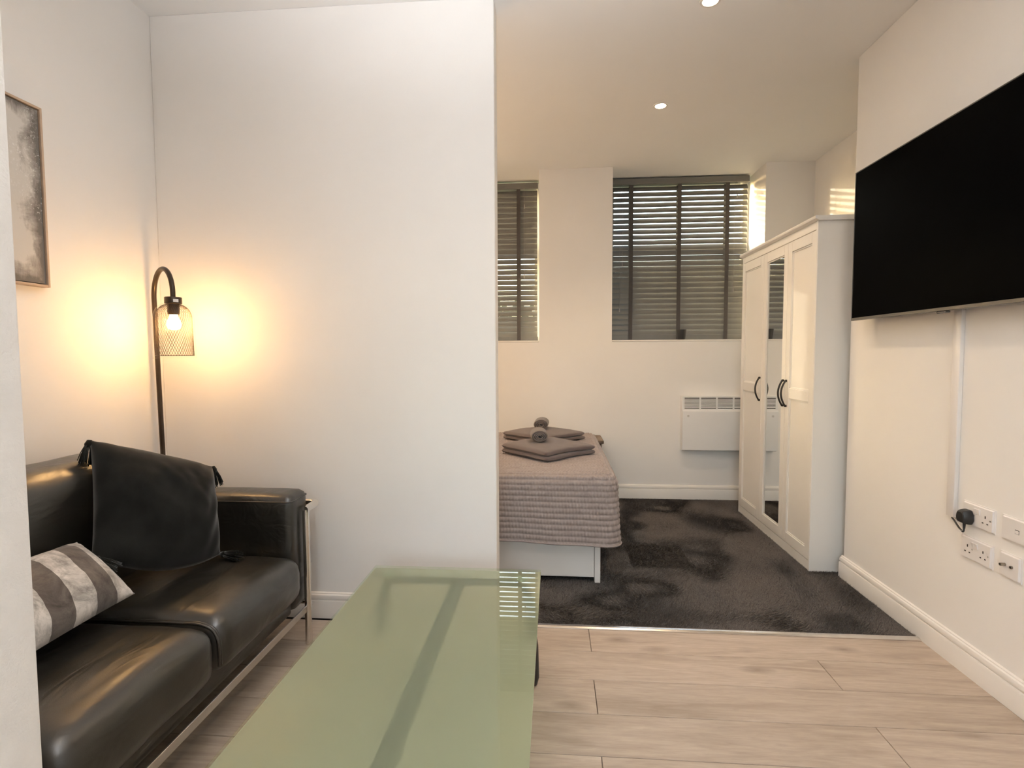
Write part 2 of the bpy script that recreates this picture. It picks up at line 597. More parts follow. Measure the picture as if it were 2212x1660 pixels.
def round_path(pts, r, n=6):
    """Polyline with filleted corners."""
    pts = [Vector(p) for p in pts]
    out = [pts[0]]
    for i in range(1, len(pts) - 1):
        a, b, c = pts[i - 1], pts[i], pts[i + 1]
        d0, d1 = (a - b).normalized(), (c - b).normalized()
        rr = min(r, (a - b).length * 0.49, (c - b).length * 0.49)
        p0, p1 = b + d0 * rr, b + d1 * rr
        for k in range(n + 1):
            t = k / n
            out.append(p0 * (1 - t) ** 2 + b * 2 * t * (1 - t) + p1 * t ** 2)
    out.append(pts[-1])
    return out


def lathe(bm, prof, n=32, c=(0, 0, 0), closed_top=False):
    rings = []
    for r, z in prof:
        if r < 1e-6:
            rings.append([bm.verts.new((c[0], c[1], c[2] + z))])
        else:
            rings.append([bm.verts.new((c[0] + r * math.cos(2 * math.pi * k / n), c[1] + r * math.sin(2 * math.pi * k / n), c[2] + z)) for k in range(n)])
    for A, B in zip(rings, rings[1:]):
        for k in range(n):
            k2 = (k + 1) % n
            if len(A) == 1 and len(B) == 1:
                continue
            if len(A) == 1:
                bm.faces.new((A[0], B[k2], B[k]))
            elif len(B) == 1:
                bm.faces.new((A[k], A[k2], B[0]))
            else:
                bm.faces.new((A[k], A[k2], B[k2], B[k]))


def prism(bm, poly, p0, p1, ax_u, ax_v, miter0=0.0, miter1=0.0):
    """Extrude a 2-D polygon (u, v) from p0 to p1."""
    p0, p1, U, V = Vector(p0), Vector(p1), Vector(ax_u), Vector(ax_v)
    A = [bm.verts.new(p0 + U * u + V * v) for u, v in poly]
    B = [bm.verts.new(p1 + U * u + V * v) for u, v in poly]
    n = len(poly)
    for k in range(n):
        bm.faces.new((A[k], A[(k + 1) % n], B[(k + 1) % n], B[k]))
    bm.faces.new(list(reversed(A)))
    bm.faces.new(B)
    bmesh.ops.recalc_face_normals(bm, faces=bm.faces)


def grid_mesh(name, P, m, parent=None, uv=None, smooth=180, close=False):
    """P: (nu, nv, 3) array of points."""
    nu, nv = P.shape[:2]
    idx = np.arange(nu * nv).reshape(nu, nv)
    q = np.stack([idx[:-1, :-1], idx[1:, :-1], idx[1:, 1:], idx[:-1, 1:]], -1).reshape(-1, 4)
    me = bpy.data.meshes.new(name)
    me.from_pydata(P.reshape(-1, 3).tolist(), [], q.tolist())
    if uv is not None:
        l = me.uv_layers.new(name='UVMap')
        vi = np.zeros(len(me.loops), dtype=np.int32)
        me.loops.foreach_get('vertex_index', vi)
        l.data.foreach_set('uv', uv.reshape(-1, 2)[vi].ravel())
    me.update()
    return obj_me(name, me, m, parent, smooth)


def vnoise(x, y, seed=0):
    """Smooth value noise for numpy arrays."""
    r = np.random.default_rng(seed).random((64, 64))
    xi, yi = np.floor(x).astype(int), np.floor(y).astype(int)
    xf, yf = x - xi, y - yi
    xf, yf = xf * xf * (3 - 2 * xf), yf * yf * (3 - 2 * yf)
    g = lambda a, b: r[a % 64, b % 64]
    return ((g(xi, yi) * (1 - xf) + g(xi + 1, yi) * xf) * (1 - yf) + (g(xi, yi + 1) * (1 - xf) + g(xi + 1, yi + 1) * xf) * yf)


# ------------------------------------------------------------------ the room
XL, XR = -1.785, 1.544            # left wall, right wall of the living part
XA = 2.04                         # wall of the wardrobe alcove
YP0, YP1 = 2.319, 2.43            # partition
XPE = -0.252                      # free end of the partition
YB, YW = 4.44, 4.90               # bedroom back wall: inner face, outer face
YR = -2.25                        # wall behind the photographer
H = 2.70
SILL = 1.312
YC = 2.93                         # corner where the right wall steps back

fl = nbox('floor', (XL - 0.1, YR - 0.1, -0.12), (XR + 0.1, 2.30, -0.0125), M_SUBFL)
struct(fl, 'pale oak laminate plank floor of the living area', 'floor')
# planks, one object each, sharing one mesh per length
PW, PL, GAP = 0.190, 1.380, 0.0022
plank_cache = {}


def plank(x0, x1, y0, y1):
    L, W = round(x1 - x0, 4), round(y1 - y0, 4)
    if (L, W) not in plank_cache:
        bm = bmesh.new()
        box(bm, (-L / 2 + GAP / 2, -W / 2 + GAP / 2, -0.012), (L / 2 - GAP / 2, W / 2 - GAP / 2, 0.0), 0.0)
        es = [e for e in bm.edges if all(abs(v.co.z) < 1e-6 for v in e.verts)]
        bmesh.ops.bevel(bm, geom=es, offset=0.0012, segments=1, affect='EDGES')
        me = bpy.data.meshes.new('plank')
        bm.to_mesh(me); bm.free()
        me.materials.append(M_PLANK)
        plank_cache[(L, W)] = me
    o = bpy.data.objects.new('plank', plank_cache[(L, W)])
    COL.objects.link(o)
    o.location = ((x0 + x1) / 2, (y0 + y1) / 2, 0)
    o.parent = fl


row_top = [2.288, 2.113]
while row_top[-1] > YR:
    row_top.append(row_top[-1] - 0.1885)
joint = {0: 0.152, 1: 1.027, 2: 0.147, 3: 1.029, 4: 0.142}
for i in range(len(row_top) - 1):
    y1, y0 = row_top[i], row_top[i + 1]
    j = joint.get(i, (0.147 if i % 2 == 0 else 1.028) + 0.23 * ((i * 7) % 4 - 1.5 if i > 4 else 0))
    xs = [j]
    while xs[0] > XL:
        xs.insert(0, xs[0] - PL)
    while xs[-1] < XR:
        xs.append(xs[-1] + PL)
    for a, b in zip(xs, xs[1:]):
        a, b = max(a, XL), min(b, XR)
        if b - a > 0.05:
            plank(a, b, max(y0, YR), y1)

# fitted carpet: backing plus pile
cp = nbox('carpet', (XL, 2.312, -0.12), (XA, YB, 0.0), M_CARPET)
struct(cp, 'dark grey-brown fitted carpet of the bedroom', 'carpet')
NP_ = 330000
px = rng.uniform(-0.25, 1.96, NP_)
py = rng.uniform(2.314, 4.425, NP_)
keep = ~((px > 1.42) & (py > 3.02) & (py < 4.10)) & ~((px > 1.52) & (py < 2.95)) & ~((px < 0.19) & (py > 2.82) & (py < 4.05))
px, py = px[keep], py[keep]
n_ = len(px)
# brushed nap: broad patches of fibres laid over one way or another
a1 = vnoise(px * 2.6 + 3, py * 2.6 + 9, 1) * 0.6 + vnoise(px * 7 + 3, py * 7, 2) * 0.4
ang = a1 * 2 * math.pi * 1.7 + rng.normal(0, 0.45, n_)
lean = 0.001 + 0.017 * vnoise(px * 4, py * 4 + 5, 3)
mk = (px > 0.44) & (px < 0.78) & (py > 2.98) & (py < 3.36)       # pressed square left by furniture
lean = np.where(mk, 0.0115, lean)
ang = np.where(mk, -1.5 + rng.normal(0, 0.3, n_), ang)
hgt = rng.uniform(0.007, 0.0115, n_) * np.where(mk, 0.7, 1.0)
wd = rng.uniform(0.0010, 0.0018, n_)
ori = rng.uniform(0, math.pi, n_)
dx_, dy_ = np.cos(ori) * wd, np.sin(ori) * wd
V = np.empty((n_, 3, 3))
V[:, 0] = np.stack([px - dx_, py - dy_, np.zeros(n_)], 1)
V[:, 1] = np.stack([px + dx_, py + dy_, np.zeros(n_)], 1)
V[:, 2] = np.stack([px + np.cos(ang) * lean, py + np.sin(ang) * lean, hgt], 1)
me = bpy.data.meshes.new('carpet_pile')
me.vertices.add(n_ * 3)
me.vertices.foreach_set('co', V.ravel())
me.loops.add(n_ * 3)
me.loops.foreach_set('vertex_index', np.arange(n_ * 3, dtype=np.int32))
me.polygons.add(n_)
me.polygons.foreach_set('loop_start', np.arange(0, n_ * 3, 3, dtype=np.int32))
me.update(calc_edges=True)
pile = obj_me('carpet_pile', me, M_PILE, cp)
pile['kind'] = 'stuff'

# metal threshold strip
bm = bmesh.new()
prof = [(-0.013, 0.0), (-0.0125, 0.003), (-0.006, 0.0060), (0.0, 0.0072), (0.006, 0.0080), (0.0115, 0.0072), (0.0130, 0.0)]
prism(bm, prof, (-0.30, 2.300, 0.0), (XR - 0.016, 2.300, 0.0), (0, 1, 0), (0, 0, 1))
struct(obj('trim_1', bm, M_ALU, None, 40), 'thin metal threshold strip between the planks and the carpet', 'trim')

# walls
struct(nbox('wall_left', (XL - 0.12, YR, 0), (XL, YP1, H), M_WALL), 'left wall with the abstract picture', 'wall')
struct(nbox('wall_partition', (XL, YP0, 0), (XPE, YP1, H), M_WALL, None, 0.003, 1), 'short white partition wall behind the floor lamp', 'wall')
bm = bmesh.new()
box(bm, (XR, YR, 0), (XA + 0.12, YC, H), 0.003, 1)
struct(obj('wall_right', bm, M_WALL), 'right wall carrying the television', 'wall')
struct(nbox('wall_alcove', (XA, YC, 0), (XA + 0.12, YB, H), M_WALL), 'wall of the alcove behind the wardrobe', 'wall')
struct(nbox('wall_bedroom_left', (XL - 0.12, YP1, 0), (XL, YB, H), M_WALL), 'bedroom wall beyond the partition', 'wall')
WX0, WX1 = 0.474, 1.668           # right window bay
VX0, VX1 = -1.30, -0.120          # left window bay
bm = bmesh.new()
box(bm, (XL - 0.12, YB, -0.12), (XA + 0.12, YW, SILL - 0.014))
box(bm, (XL - 0.12, YB, SILL - 0.014), (VX0, YW, H))
box(bm, (VX1, YB, SILL - 0.014), (WX0, YW, H))
box(bm, (WX1, YB, SILL - 0.014), (XA + 0.12, YW, H))
struct(obj('wall_back', bm, M_WALL), 'bedroom back wall with two window bays', 'wall')
# rear wall; its opening is added for the invented window
RX0, RX1, RZ0, RZ1 = -0.9, 0.7, 1.10, 2.30
bm = bmesh.new()
box(bm, (XL - 0.12, YR - 0.15, 0), (RX0, YR, H))
box(bm, (RX1, YR - 0.15, 0), (XR + 0.12, YR, H))
box(bm, (RX0, YR - 0.15, 0), (RX1, YR, RZ0))
box(bm, (RX0, YR - 0.15, RZ1), (RX1, YR, H))
struct(obj('wall_rear', bm, M_WALL), 'wall behind the photographer', 'wall')
# wall end close to the camera on the left
bm = bmesh.new()
box(bm, (XL, 0.36, 0), (-0.594, 0.555, H), 0.004, 2)
nib = obj('wall_foreground', bm, M_NIB, None, 35)
struct(nib, 'rough white wall end close by at the left edge', 'wall')
struct(nbox('ceiling', (XL - 0.12, YR - 0.15, H), (XA + 0.12, YW, H + 0.12), M_CEIL), 'plain white ceiling', 'ceiling')

# skirting
SKP = [(0, 0), (0.018, 0), (0.018, 0.078), (0.0165, 0.0815), (0.0105, 0.0825), (0.0105, 0.086), (0.0150, 0.089), (0.0155, 0.098),
       (0.0125, 0.106), (0.0070, 0.1095), (0.0065, 0.113), (0.0, 0.117)]


def skirting(name, p0, p1, out, label):
    bm = bmesh.new()
    prism(bm, SKP, p0, p1, out, (0, 0, 1))
    struct(obj(name, bm, M_GLOSSW, None, 30), label, 'baseboard')


skirting('baseboard_right', (XR, YR, 0), (XR, YC + 0.012, 0), (-1, 0, 0), 'white moulded baseboard under the television')
skirting('baseboard_partition', (XL, YP0, 0), (XPE + 0.002, YP0, 0), (0, -1, 0), 'white moulded baseboard behind the sofa and table')
skirting('baseboard_back', (0.2, YB, 0.004), (XA, YB, 0.004), (0, -1, 0), 'white moulded baseboard under the wall heater')
skirting('baseboard_left', (XL, 0.56, 0), (XL, YP0, 0), (1, 0, 0), 'white moulded baseboard behind the sofa')
bm = bmesh.new()
prism(bm, SKP, (XPE, YP0, 0), (XPE, YP1, 0), (1, 0, 0), (0, 0, 1))
struct(obj('baseboard_partition_end', bm, M_GLOSSW, None, 30), 'short baseboard at the end of the partition', 'baseboard')


# windows -------------------------------------------------------------
def window(name, x0, x1, label):
    w = bpy.data.objects.new(name, None)
    COL.objects.link(w)
    w.location = ((x0 + x1) / 2, 4.84, SILL)
    struct(w, label, 'window')
    cx = (x0 + x1) / 2
    hw, hh = (x1 - x0) / 2, H - SILL
    fw = 0.05
    bm = bmesh.new()
    box(bm, (-hw, -0.03, 0), (-hw + fw, 0.03, hh), 0.004, 1)
    box(bm, (hw - fw, -0.03, 0), (hw, 0.03, hh), 0.004, 1)
    box(bm, (-hw + fw, -0.03, 0), (hw - fw, 0.03, fw), 0.004, 1)
    box(bm, (-hw + fw, -0.03, hh - fw), (hw - fw, 0.03, hh), 0.004, 1)
    obj('window_frame', bm, M_FRAME, w)
    mid = 0.80
    nbox('mid_rail', (-hw + fw, -0.035, mid - 0.035), (hw - fw, 0.03, mid + 0.035), M_FRAME, w, 0.004, 1)
    nbox('pane', (-hw + fw, -0.003, fw), (hw - fw, 0.003, mid - 0.035), M_PANE, w)
    nbox('pane', (-hw + fw, -0.003, mid + 0.035), (hw - fw, 0.003, hh - fw), M_PANE, w)
    # sill board, flush with the wall plus a hair
    bm = bmesh.new()
    box(bm, (x0 - cx, YB - 0.004 - 4.84, -0.014), (x1 - cx, -0.03, 0.0), 0.003, 1)
    obj('window_sill', bm, M_GLOSSW, w)
    return w


window('window_1', WX0, WX1, 'white window behind the wide grey blind')
window('window_2', VX0, VX1, 'white window behind the narrow-looking blind beside the partition')
w3 = bpy.data.objects.new('added_window_3', None)  # made-up window, unseen, added so light comes in from behind
COL.objects.link(w3)
w3.location = ((RX0 + RX1) / 2, YR - 0.06, RZ0)
struct(w3, 'added window behind the photographer, never in view', 'window')
hw, hh = (RX1 - RX0) / 2, RZ1 - RZ0
bm = bmesh.new()
for a, b in (((-hw, -0.03, 0), (-hw + 0.05, 0.03, hh)), ((hw - 0.05, -0.03, 0), (hw, 0.03, hh)),
             ((-hw + 0.05, -0.03, 0), (hw - 0.05, 0.03, 0.05)), ((-hw + 0.05, -0.03, hh - 0.05), (hw - 0.05, 0.03, hh)),
             ((-0.025, -0.03, 0.05), (0.025, 0.03, hh - 0.05))):
    box(bm, a, b)
obj('window_frame', bm, M_FRAME, w3)
nbox('pane', (-hw + 0.05, -0.003, 0.05), (-0.025, 0.003, hh - 0.05), M_PANE, w3)
nbox('pane', (0.025, -0.003, 0.05), (hw - 0.05, 0.003, hh - 0.05), M_PANE, w3)

# ------------------------------------------------------------------ venetian blinds
SLW, PITCH_S = 0.050, 0.0452
YBL = 4.735


def slat_mesh(L):
    bm = bmesh.new()
    prof = []
    n = 6
    for k in range(n + 1):
        t = -1 + 2 * k / n
        prof.append((t * SLW / 2, 0.0032 * (1 - t * t) + 0.0013))
    for k in range(n, -1, -1):
        t = -1 + 2 * k / n
        prof.append((t * SLW / 2, 0.0032 * (1 - t * t) - 0.0013))
    prism(bm, prof, (-L / 2, 0, 0), (L / 2, 0, 0), (0, 1, 0), (0, 0, 1))
    me = bpy.data.meshes.new('slat')
    bm.to_mesh(me); bm.free()
    me.materials.append(M_SLAT)
    me.polygons.foreach_set('use_smooth', [True] * len(me.polygons))
    me.set_sharp_from_angle(angle=math.radians(50))
    return me


def blind(x0, x1, tapes, toggles, label, tilt_up, tilt_low, dz=0.0):
    cx = (x0 + x1) / 2
    L = x1 - x0
    b = thing('venetian_blind', label, 'blind', (cx, YBL, SILL), 0, 'grey venetian blinds')
    top = H - 0.012 - SILL + dz
    nbox('headrail', (-L / 2, -0.035, top - 0.052), (L / 2, 0.03, top), M_SLAT, b, 0.004, 1)
    me = slat_mesh(L - 0.012)
    z = top - 0.052 - 0.030
    i = 0
    while z > 0.036:
        s = bpy.data.objects.new('slat', me)
        COL.objects.link(s)
        s.parent = b
        # inner (room-side, -Y) edge hangs low
        t = (tilt_up if i < 12 else tilt_low) + random.uniform(-1.0, 1.0)
        z_last = z
        s.location = (random.uniform(-0.001, 0.001), 0, z)
        s.rotation_euler = (math.radians(t), 0, 0)
        z -= PITCH_S
        i += 1
    nbox('bottom_rail', (-L / 2, -0.014, 0.001), (L / 2, 0.012, z_last - 0.0205), M_SLAT, b, 0.004, 1)
    for tx in tapes:
        nbox('ladder_tape', (tx - cx - 0.016, -0.0285, 0.01), (tx - cx + 0.016, -0.0275, top - 0.04), M_TAPE, b)
        nbox('ladder_tape', (tx - cx - 0.016, 0.0275, 0.01), (tx - cx + 0.016, 0.0285, top - 0.04), M_TAPE, b)
    for tx, tz in toggles:
        bm = bmesh.new()
        tube(bm, [(tx - cx, -0.036, tz - SILL + 0.03), (tx - cx, -0.036, top - 0.045)], 0.0009, 5)
        cd = obj('pull_cord', bm, M_CORD, b, 180)
        bm = bmesh.new()
        lathe(bm, [(0.0, 0.034), (0.003, 0.034), (0.0045, 0.028), (0.006, 0.004), (0.0052, 0.0), (0, 0)], 10, (tx - cx, -0.036, tz - SILL))
        obj('cord_toggle', bm, M_CORD, cd, 40)
    return b


blind(0.487, 1.635, (0.660, 1.064, 1.460), ((0.585, 1.95), (0.565, 1.56), (1.515, 1.72), (1.535, 2.50)),
      'wide grey slatted blind with dark tapes over the larger visible window', 58.5, 68.5)
blind(-1.28, -0.137, (-0.305, -0.70, -1.10), ((-0.255, 2.46), (-0.256, 1.86)),
      'grey slatted blind beside the partition wall, mostly hidden by it', 77.0, 62.5, -0.010)

# small black pot on the sill
bm = bmesh.new()
lathe(bm, [(0.0, 0.0), (0.031, 0.0), (0.033, 0.004), (0.0425, 0.082), (0.0425, 0.086), (0.040, 0.086), (0.036, 0.05), (0.0, 0.045)], 28)
tag(obj('small_pot', bm, M_BLACKP, None, 40, (1.054, 4.55, SILL)), 'small black tapered pot standing on the window sill', 'pot')

# ------------------------------------------------------------------ outdoors seen between the slats
g = nbox('ground', (-30, YW + 0.05, -0.5), (40, 60, -0.3), M_GRASS)
struct(g, 'lawn outside the windows', 'ground')


def hedge(name, x0, x1, y0, h, label, seed):
    hb = thing(name, label, 'hedge', ((x0 + x1) / 2, y0, -0.3))
    nbox('branch_core', (-(x1 - x0) / 2 + 0.15, -0.25, 0), ((x1 - x0) / 2 - 0.15, 0.25, h - 0.2), M_BROWN, hb, 0.1, 2)
    r2 = np.random.default_rng(seed)
    n = 9000
    c = np.stack([r2.uniform(-(x1 - x0) / 2, (x1 - x0) / 2, n), r2.uniform(-0.55, 0.55, n), r2.uniform(0.05, 1, n) ** 0.8 * h], 1)
    c[:, 2] += 0.25 * vnoise(c[:, 0] * 1.3 + 7, c[:, 0] * 0 + seed, seed) * (c[:, 2] / h)
    d1 = r2.normal(size=(n, 3)); d1 /= np.linalg.norm(d1, axis=1)[:, None]
    d2 = np.cross(d1, r2.normal(size=(n, 3))); d2 /= np.linalg.norm(d2, axis=1)[:, None]
    P = np.empty((n, 4, 3))
    P[:, 0], P[:, 2] = c - d1 * 0.09, c + d1 * 0.09
    P[:, 1], P[:, 3] = c - d2 * 0.045, c + d2 * 0.045
    me = bpy.data.meshes.new('hedge_foliage')
    me.from_pydata(P.reshape(-1, 3).tolist(), [], np.arange(n * 4).reshape(n, 4).tolist())
    o = obj_me('hedge_foliage', me, M_LEAF, hb)
    o['kind'] = 'stuff'


hedge('garden_hedge', -7, 9, 9.5, 2.3, 'green garden hedge outside, glimpsed between the blind slats', 11)

# ------------------------------------------------------------------ ceiling downlights
def downlight(x, y, label, watts, size=2.0, group='ceiling downlights'):
    t = thing('ceiling_downlight', label, 'downlight', (x, y, H), 0, group)
    bm = bmesh.new()
    lathe(bm, [(0.030, 0.0), (0.0295, -0.002), (0.033, -0.0055), (0.043, -0.005), (0.0445, 0.0)], 32)
    obj('bezel', bm, M_GLOSSW, t, 40)
    bm = bmesh.new()
    lathe(bm, [(0.0, -0.003), (0.029, -0.003), (0.029, 0.0), (0.0, 0.0)], 24)
    obj('lens', bm, M_LED, t, 40)
    d = add_light('downlight_beam', 'SPOT', (0, 0, -0.012), watts, WARM, aim=(0, 0, -1), spot_size=size, spot_blend=0.7, shadow_soft_size=0.03)
    d.parent = t


downlight(0.644, 3.383, 'lit round ceiling downlight over the bedroom carpet', 27)
downlight(0.664, 2.419, 'lit ceiling downlight above the threshold, at the top edge', 12)
downlight(-0.75, 3.383, 'added ceiling downlight above the bed, unseen behind the partition', 24)  # extra fitting, never in view, added to light the bedroom
downlight(0.66, 1.30, 'added unseen ceiling downlight above the planks in front of the television', 4)  # invented fitting out of frame, adds light on the right
downlight(0.66, 0.1, 'added unseen ceiling downlight overhead of the photographer', 6)  # made-up source over the camera, added for general level
downlight(-0.62, 1.25, 'added unseen ceiling downlight above the coffee table', 8)  # unseen fitting put in to brighten the left of the partition

# ------------------------------------------------------------------ wardrobe
WF, WY0, WY1, WZ = 1.395, 2.990, 4.118, 1.925
wd_ = thing('wardrobe', 'tall white three-door wardrobe with a mirrored middle door', 'wardrobe', (WF, (WY0 + WY1) / 2, 0))
oy = (WY0 + WY1) / 2
bx = lambda nm, lo, hi, m, p, bev=0.002, seg=1: nbox(nm, (lo[0] - WF, lo[1] - oy, lo[2]), (hi[0] - WF, hi[1] - oy, hi[2]), m, p, bev, seg)
bx('side_panel', (WF, WY0, 0.0), (1.90, WY0 + 0.018, 1.90), M_WARD, wd_)
bx('side_panel', (WF, WY1 - 0.018, 0.0), (1.90, WY1, 1.90), M_WARD, wd_)
bx('back_panel', (1.885, WY0 + 0.018, 0.05), (1.90, WY1 - 0.018, 1.89), M_WARD, wd_)
bx('bottom_shelf', (WF + 0.022, WY0 + 0.018, 0.062), (1.885, WY1 - 0.018, 0.08), M_WARD, wd_)
bx('plinth', (WF + 0.002, WY0 + 0.018, 0.0), (WF + 0.02, WY1 - 0.018, 0.056), M_WARD, wd_)
bx('top_rail', (WF + 0.001, WY0 + 0.018, 1.857), (WF + 0.02, WY1 - 0.018, 1.90), M_WARD, wd_)
# crown board with a moulded edge
bm = bmesh.new()
CR = [(0.0, 0.0), (-0.006, 0.002), (-0.010, 0.006), (-0.018, 0.009), (-0.020, 0.013), (-0.020, 0.022), (-0.018, 0.025), (0.505, 0.025), (0.505, 0.0)]
prism(bm, CR, (0, WY0 - 0.014 - oy, 1.90), (0, WY1 + 0.014 - oy, 1.90), (1, 0, 0), (0, 0, 1))
obj('cornice', bm, M_WARD, wd_, 30)


def door(y0, y1, mirror, handle_y):
    z0, z1 = 0.062, 1.853
    x0, x1 = WF - 0.001, WF + 0.018
    g_ = 0.0015
    y0 += g_; y1 -= g_
    st = 0.052
    stl = 0.060
    bm = bmesh.new()
    L = lambda lo, hi, bev=0.0015: box(bm, (lo[0] - WF, lo[1] - oy, lo[2]), (hi[0] - WF, hi[1] - oy, hi[2]), bev, 1)
    L((x0, y0, z0), (x1, y0 + st, z1))
    L((x0, y1 - st, z0), (x1, y1, z1))
    L((x0, y0 + st, z0), (x1, y1 - st, z0 + stl))
    L((x0, y0 + st, z1 - stl), (x1, y1 - st, z1))
    if not mirror:
        L((x0, y0 + st, 0.93), (x1, y1 - st, 0.99))
    # inner moulding step
    zs = [(z0 + stl, z1 - stl)] if mirror else [(z0 + stl, 0.93), (0.99, z1 - stl)]
    for a, b in zs:
        for (ya, yb, za, zb) in ((y0 + st, y0 + st + 0.008, a, b), (y1 - st - 0.008, y1 - st, a, b),
                                 (y0 + st, y1 - st, a, a + 0.008), (y0 + st, y1 - st, b - 0.008, b)):
            L((x0 + 0.005, ya, za), (x1, yb, zb), 0.0012)
    d = obj('door', bm, M_WARD, wd_, 35)
    for a, b in zs:
        nbox('mirror' if mirror else 'door_panel', (x0 + 0.009 - WF, y0 + st - oy, a), (x0 + 0.016 - WF, y1 - st - oy, b), M_MIRROR if mirror else M_WARD, d)
    bm = bmesh.new()
    pts = []
    zc, hl = 0.958, 0.078
    for k in range(17):
        t = -1 + 2 * k / 16
        pts.append((x0 - 0.006 - 0.026 * (1 - t * t) - WF, handle_y - oy, zc + hl * t))
    tube(bm, pts, [0.0055 if 0 < k < 16 else 0.0065 for k in range(17)], 10)
    for s in (-1, 1):
        tube(bm, [(x0 - WF + 0.001, handle_y - oy, zc + s * (hl - 0.002)), (x0 - 0.009 - WF, handle_y - oy, zc + s * (hl - 0.002))], 0.007, 10)
    obj('handle', bm, M_BLACKM, d, 60)


DB = (WY0 + 0.005, 3.345, 3.712, WY1 - 0.005)
door(DB[0], DB[1], False, 3.345 - 0.022)
door(DB[1], DB[2], True, 3.345 + 0.022)
door(DB[2], DB[3], False, 3.712 + 0.026)

# ------------------------------------------------------------------ wall heater
ht = thing('panel_heater', 'white electric panel heater on the back wall under the window', 'heater', (1.03, YB, 0.415))
HX, HZ, HD = 0.66, 0.442, 0.075
nbox('heater_body', (0, -0.055, 0.0), (HX, 0, HZ), M_HEAT, ht, 0.005, 2)
bm = bmesh.new()
fp = [(-0.055, 0.0), (-HD, 0.004), (-HD - 0.004, 0.30), (-HD - 0.002, 0.318), (-0.062, 0.328), (-0.055, 0.328)]
prism(bm, fp, (0.002, 0, 0.004), (HX - 0.002, 0, 0.004), (0, 1, 0), (0, 0, 1))
obj('front_panel', bm, M_HEAT, ht, 30)
nbox('grille_recess', (0.015, -0.0565, 0.338), (HX - 0.015, -0.0545, 0.432), M_DARK, ht)
bm = bmesh.new()
box(bm, (0.002, -0.064, 0.332), (HX - 0.002, -0.056, 0.342))
box(bm, (0.002, -0.064, 0.430), (HX - 0.002, -0.056, 0.440))
gx = 0.018
xs = [0.002]
while gx < HX - 0.05:
    box(bm, (xs[-1], -0.064, 0.342), (gx, -0.056, 0.430))
    xs.append(gx + 0.118)
    gx = xs[-1] + 0.012
box(bm, (min(xs[-1], HX - 0.02), -0.064, 0.342), (HX - 0.002, -0.056, 0.430))
for k in range(1, 8):
    zc = 0.342 + 0.088 * k / 8 + 0.0
    box(bm, (0.014, -0.0635, zc - 0.0036), (HX - 0.014, -0.0575, zc + 0.0036))
obj('grille', bm, M_HEAT, ht)
bm = bmesh.new()
tube(bm, [(0.045, -0.076, 0.285), (0.045, -0.083, 0.285)], 0.009, 14)
obj('screw_cap', bm, M_STEEL, ht, 40)

# ------------------------------------------------------------------ bed
BX0, BX1, BY0, BY1 = -1.66, 0.242, 2.752, 4.10
bed = thing('storage_bed', 'white storage bed with drawers below, head end hidden by the partition', 'bed', ((BX0 + BX1) / 2, (BY0 + BY1) / 2, 0.006))
bo = ((BX0 + BX1) / 2, (BY0 + BY1) / 2, 0.006)


def bb(nm, lo, hi, m, p, bev=0.002, seg=1):
    return nbox(nm, tuple(a - b for a, b in zip(lo, bo)), tuple(a - b for a, b in zip(hi, bo)), m, p, bev, seg)


bb('end_panel', (BX1 - 0.030, BY0, 0.006), (BX1, BY1, 0.27), M_BEDW, bed)
bb('headboard', (BX0 - 0.05, BY0, 0.006), (BX0, BY1, 1.0), M_BEDW, bed)
bb('side_rail', (BX0, BY0 + 0.004, 0.236), (BX1 - 0.03, BY0 + 0.024, 0.268), M_BEDW, bed)
bb('side_rail', (BX0, BY1 - 0.024, 0.02), (BX1 - 0.03, BY1 - 0.004, 0.268), M_BEDW, bed)
bb('slat_base', (BX0, BY0 + 0.03, 0.22), (BX1 - 0.03, BY1 - 0.03, 0.24), M_BEDW, bed)
for a, b in ((BX0 + 0.002, (BX0 + BX1) / 2 - 0.002), ((BX0 + BX1) / 2, BX1 - 0.032)):
    bb('drawer', (a, BY0 + 0.001, 0.036), (b, BY0 + 0.018, 0.232), M_BEDW, bed)
mt = nbox('mattress', (BX0 + 0.01, BY0 - 0.030, 0.275), (BX1 + 0.035, BY1 - 0.015, 0.555), M_WHITEFAB, None, 0.05, 4)
tag(mt, 'white mattress lying on the storage bed under the quilt', 'mattress')

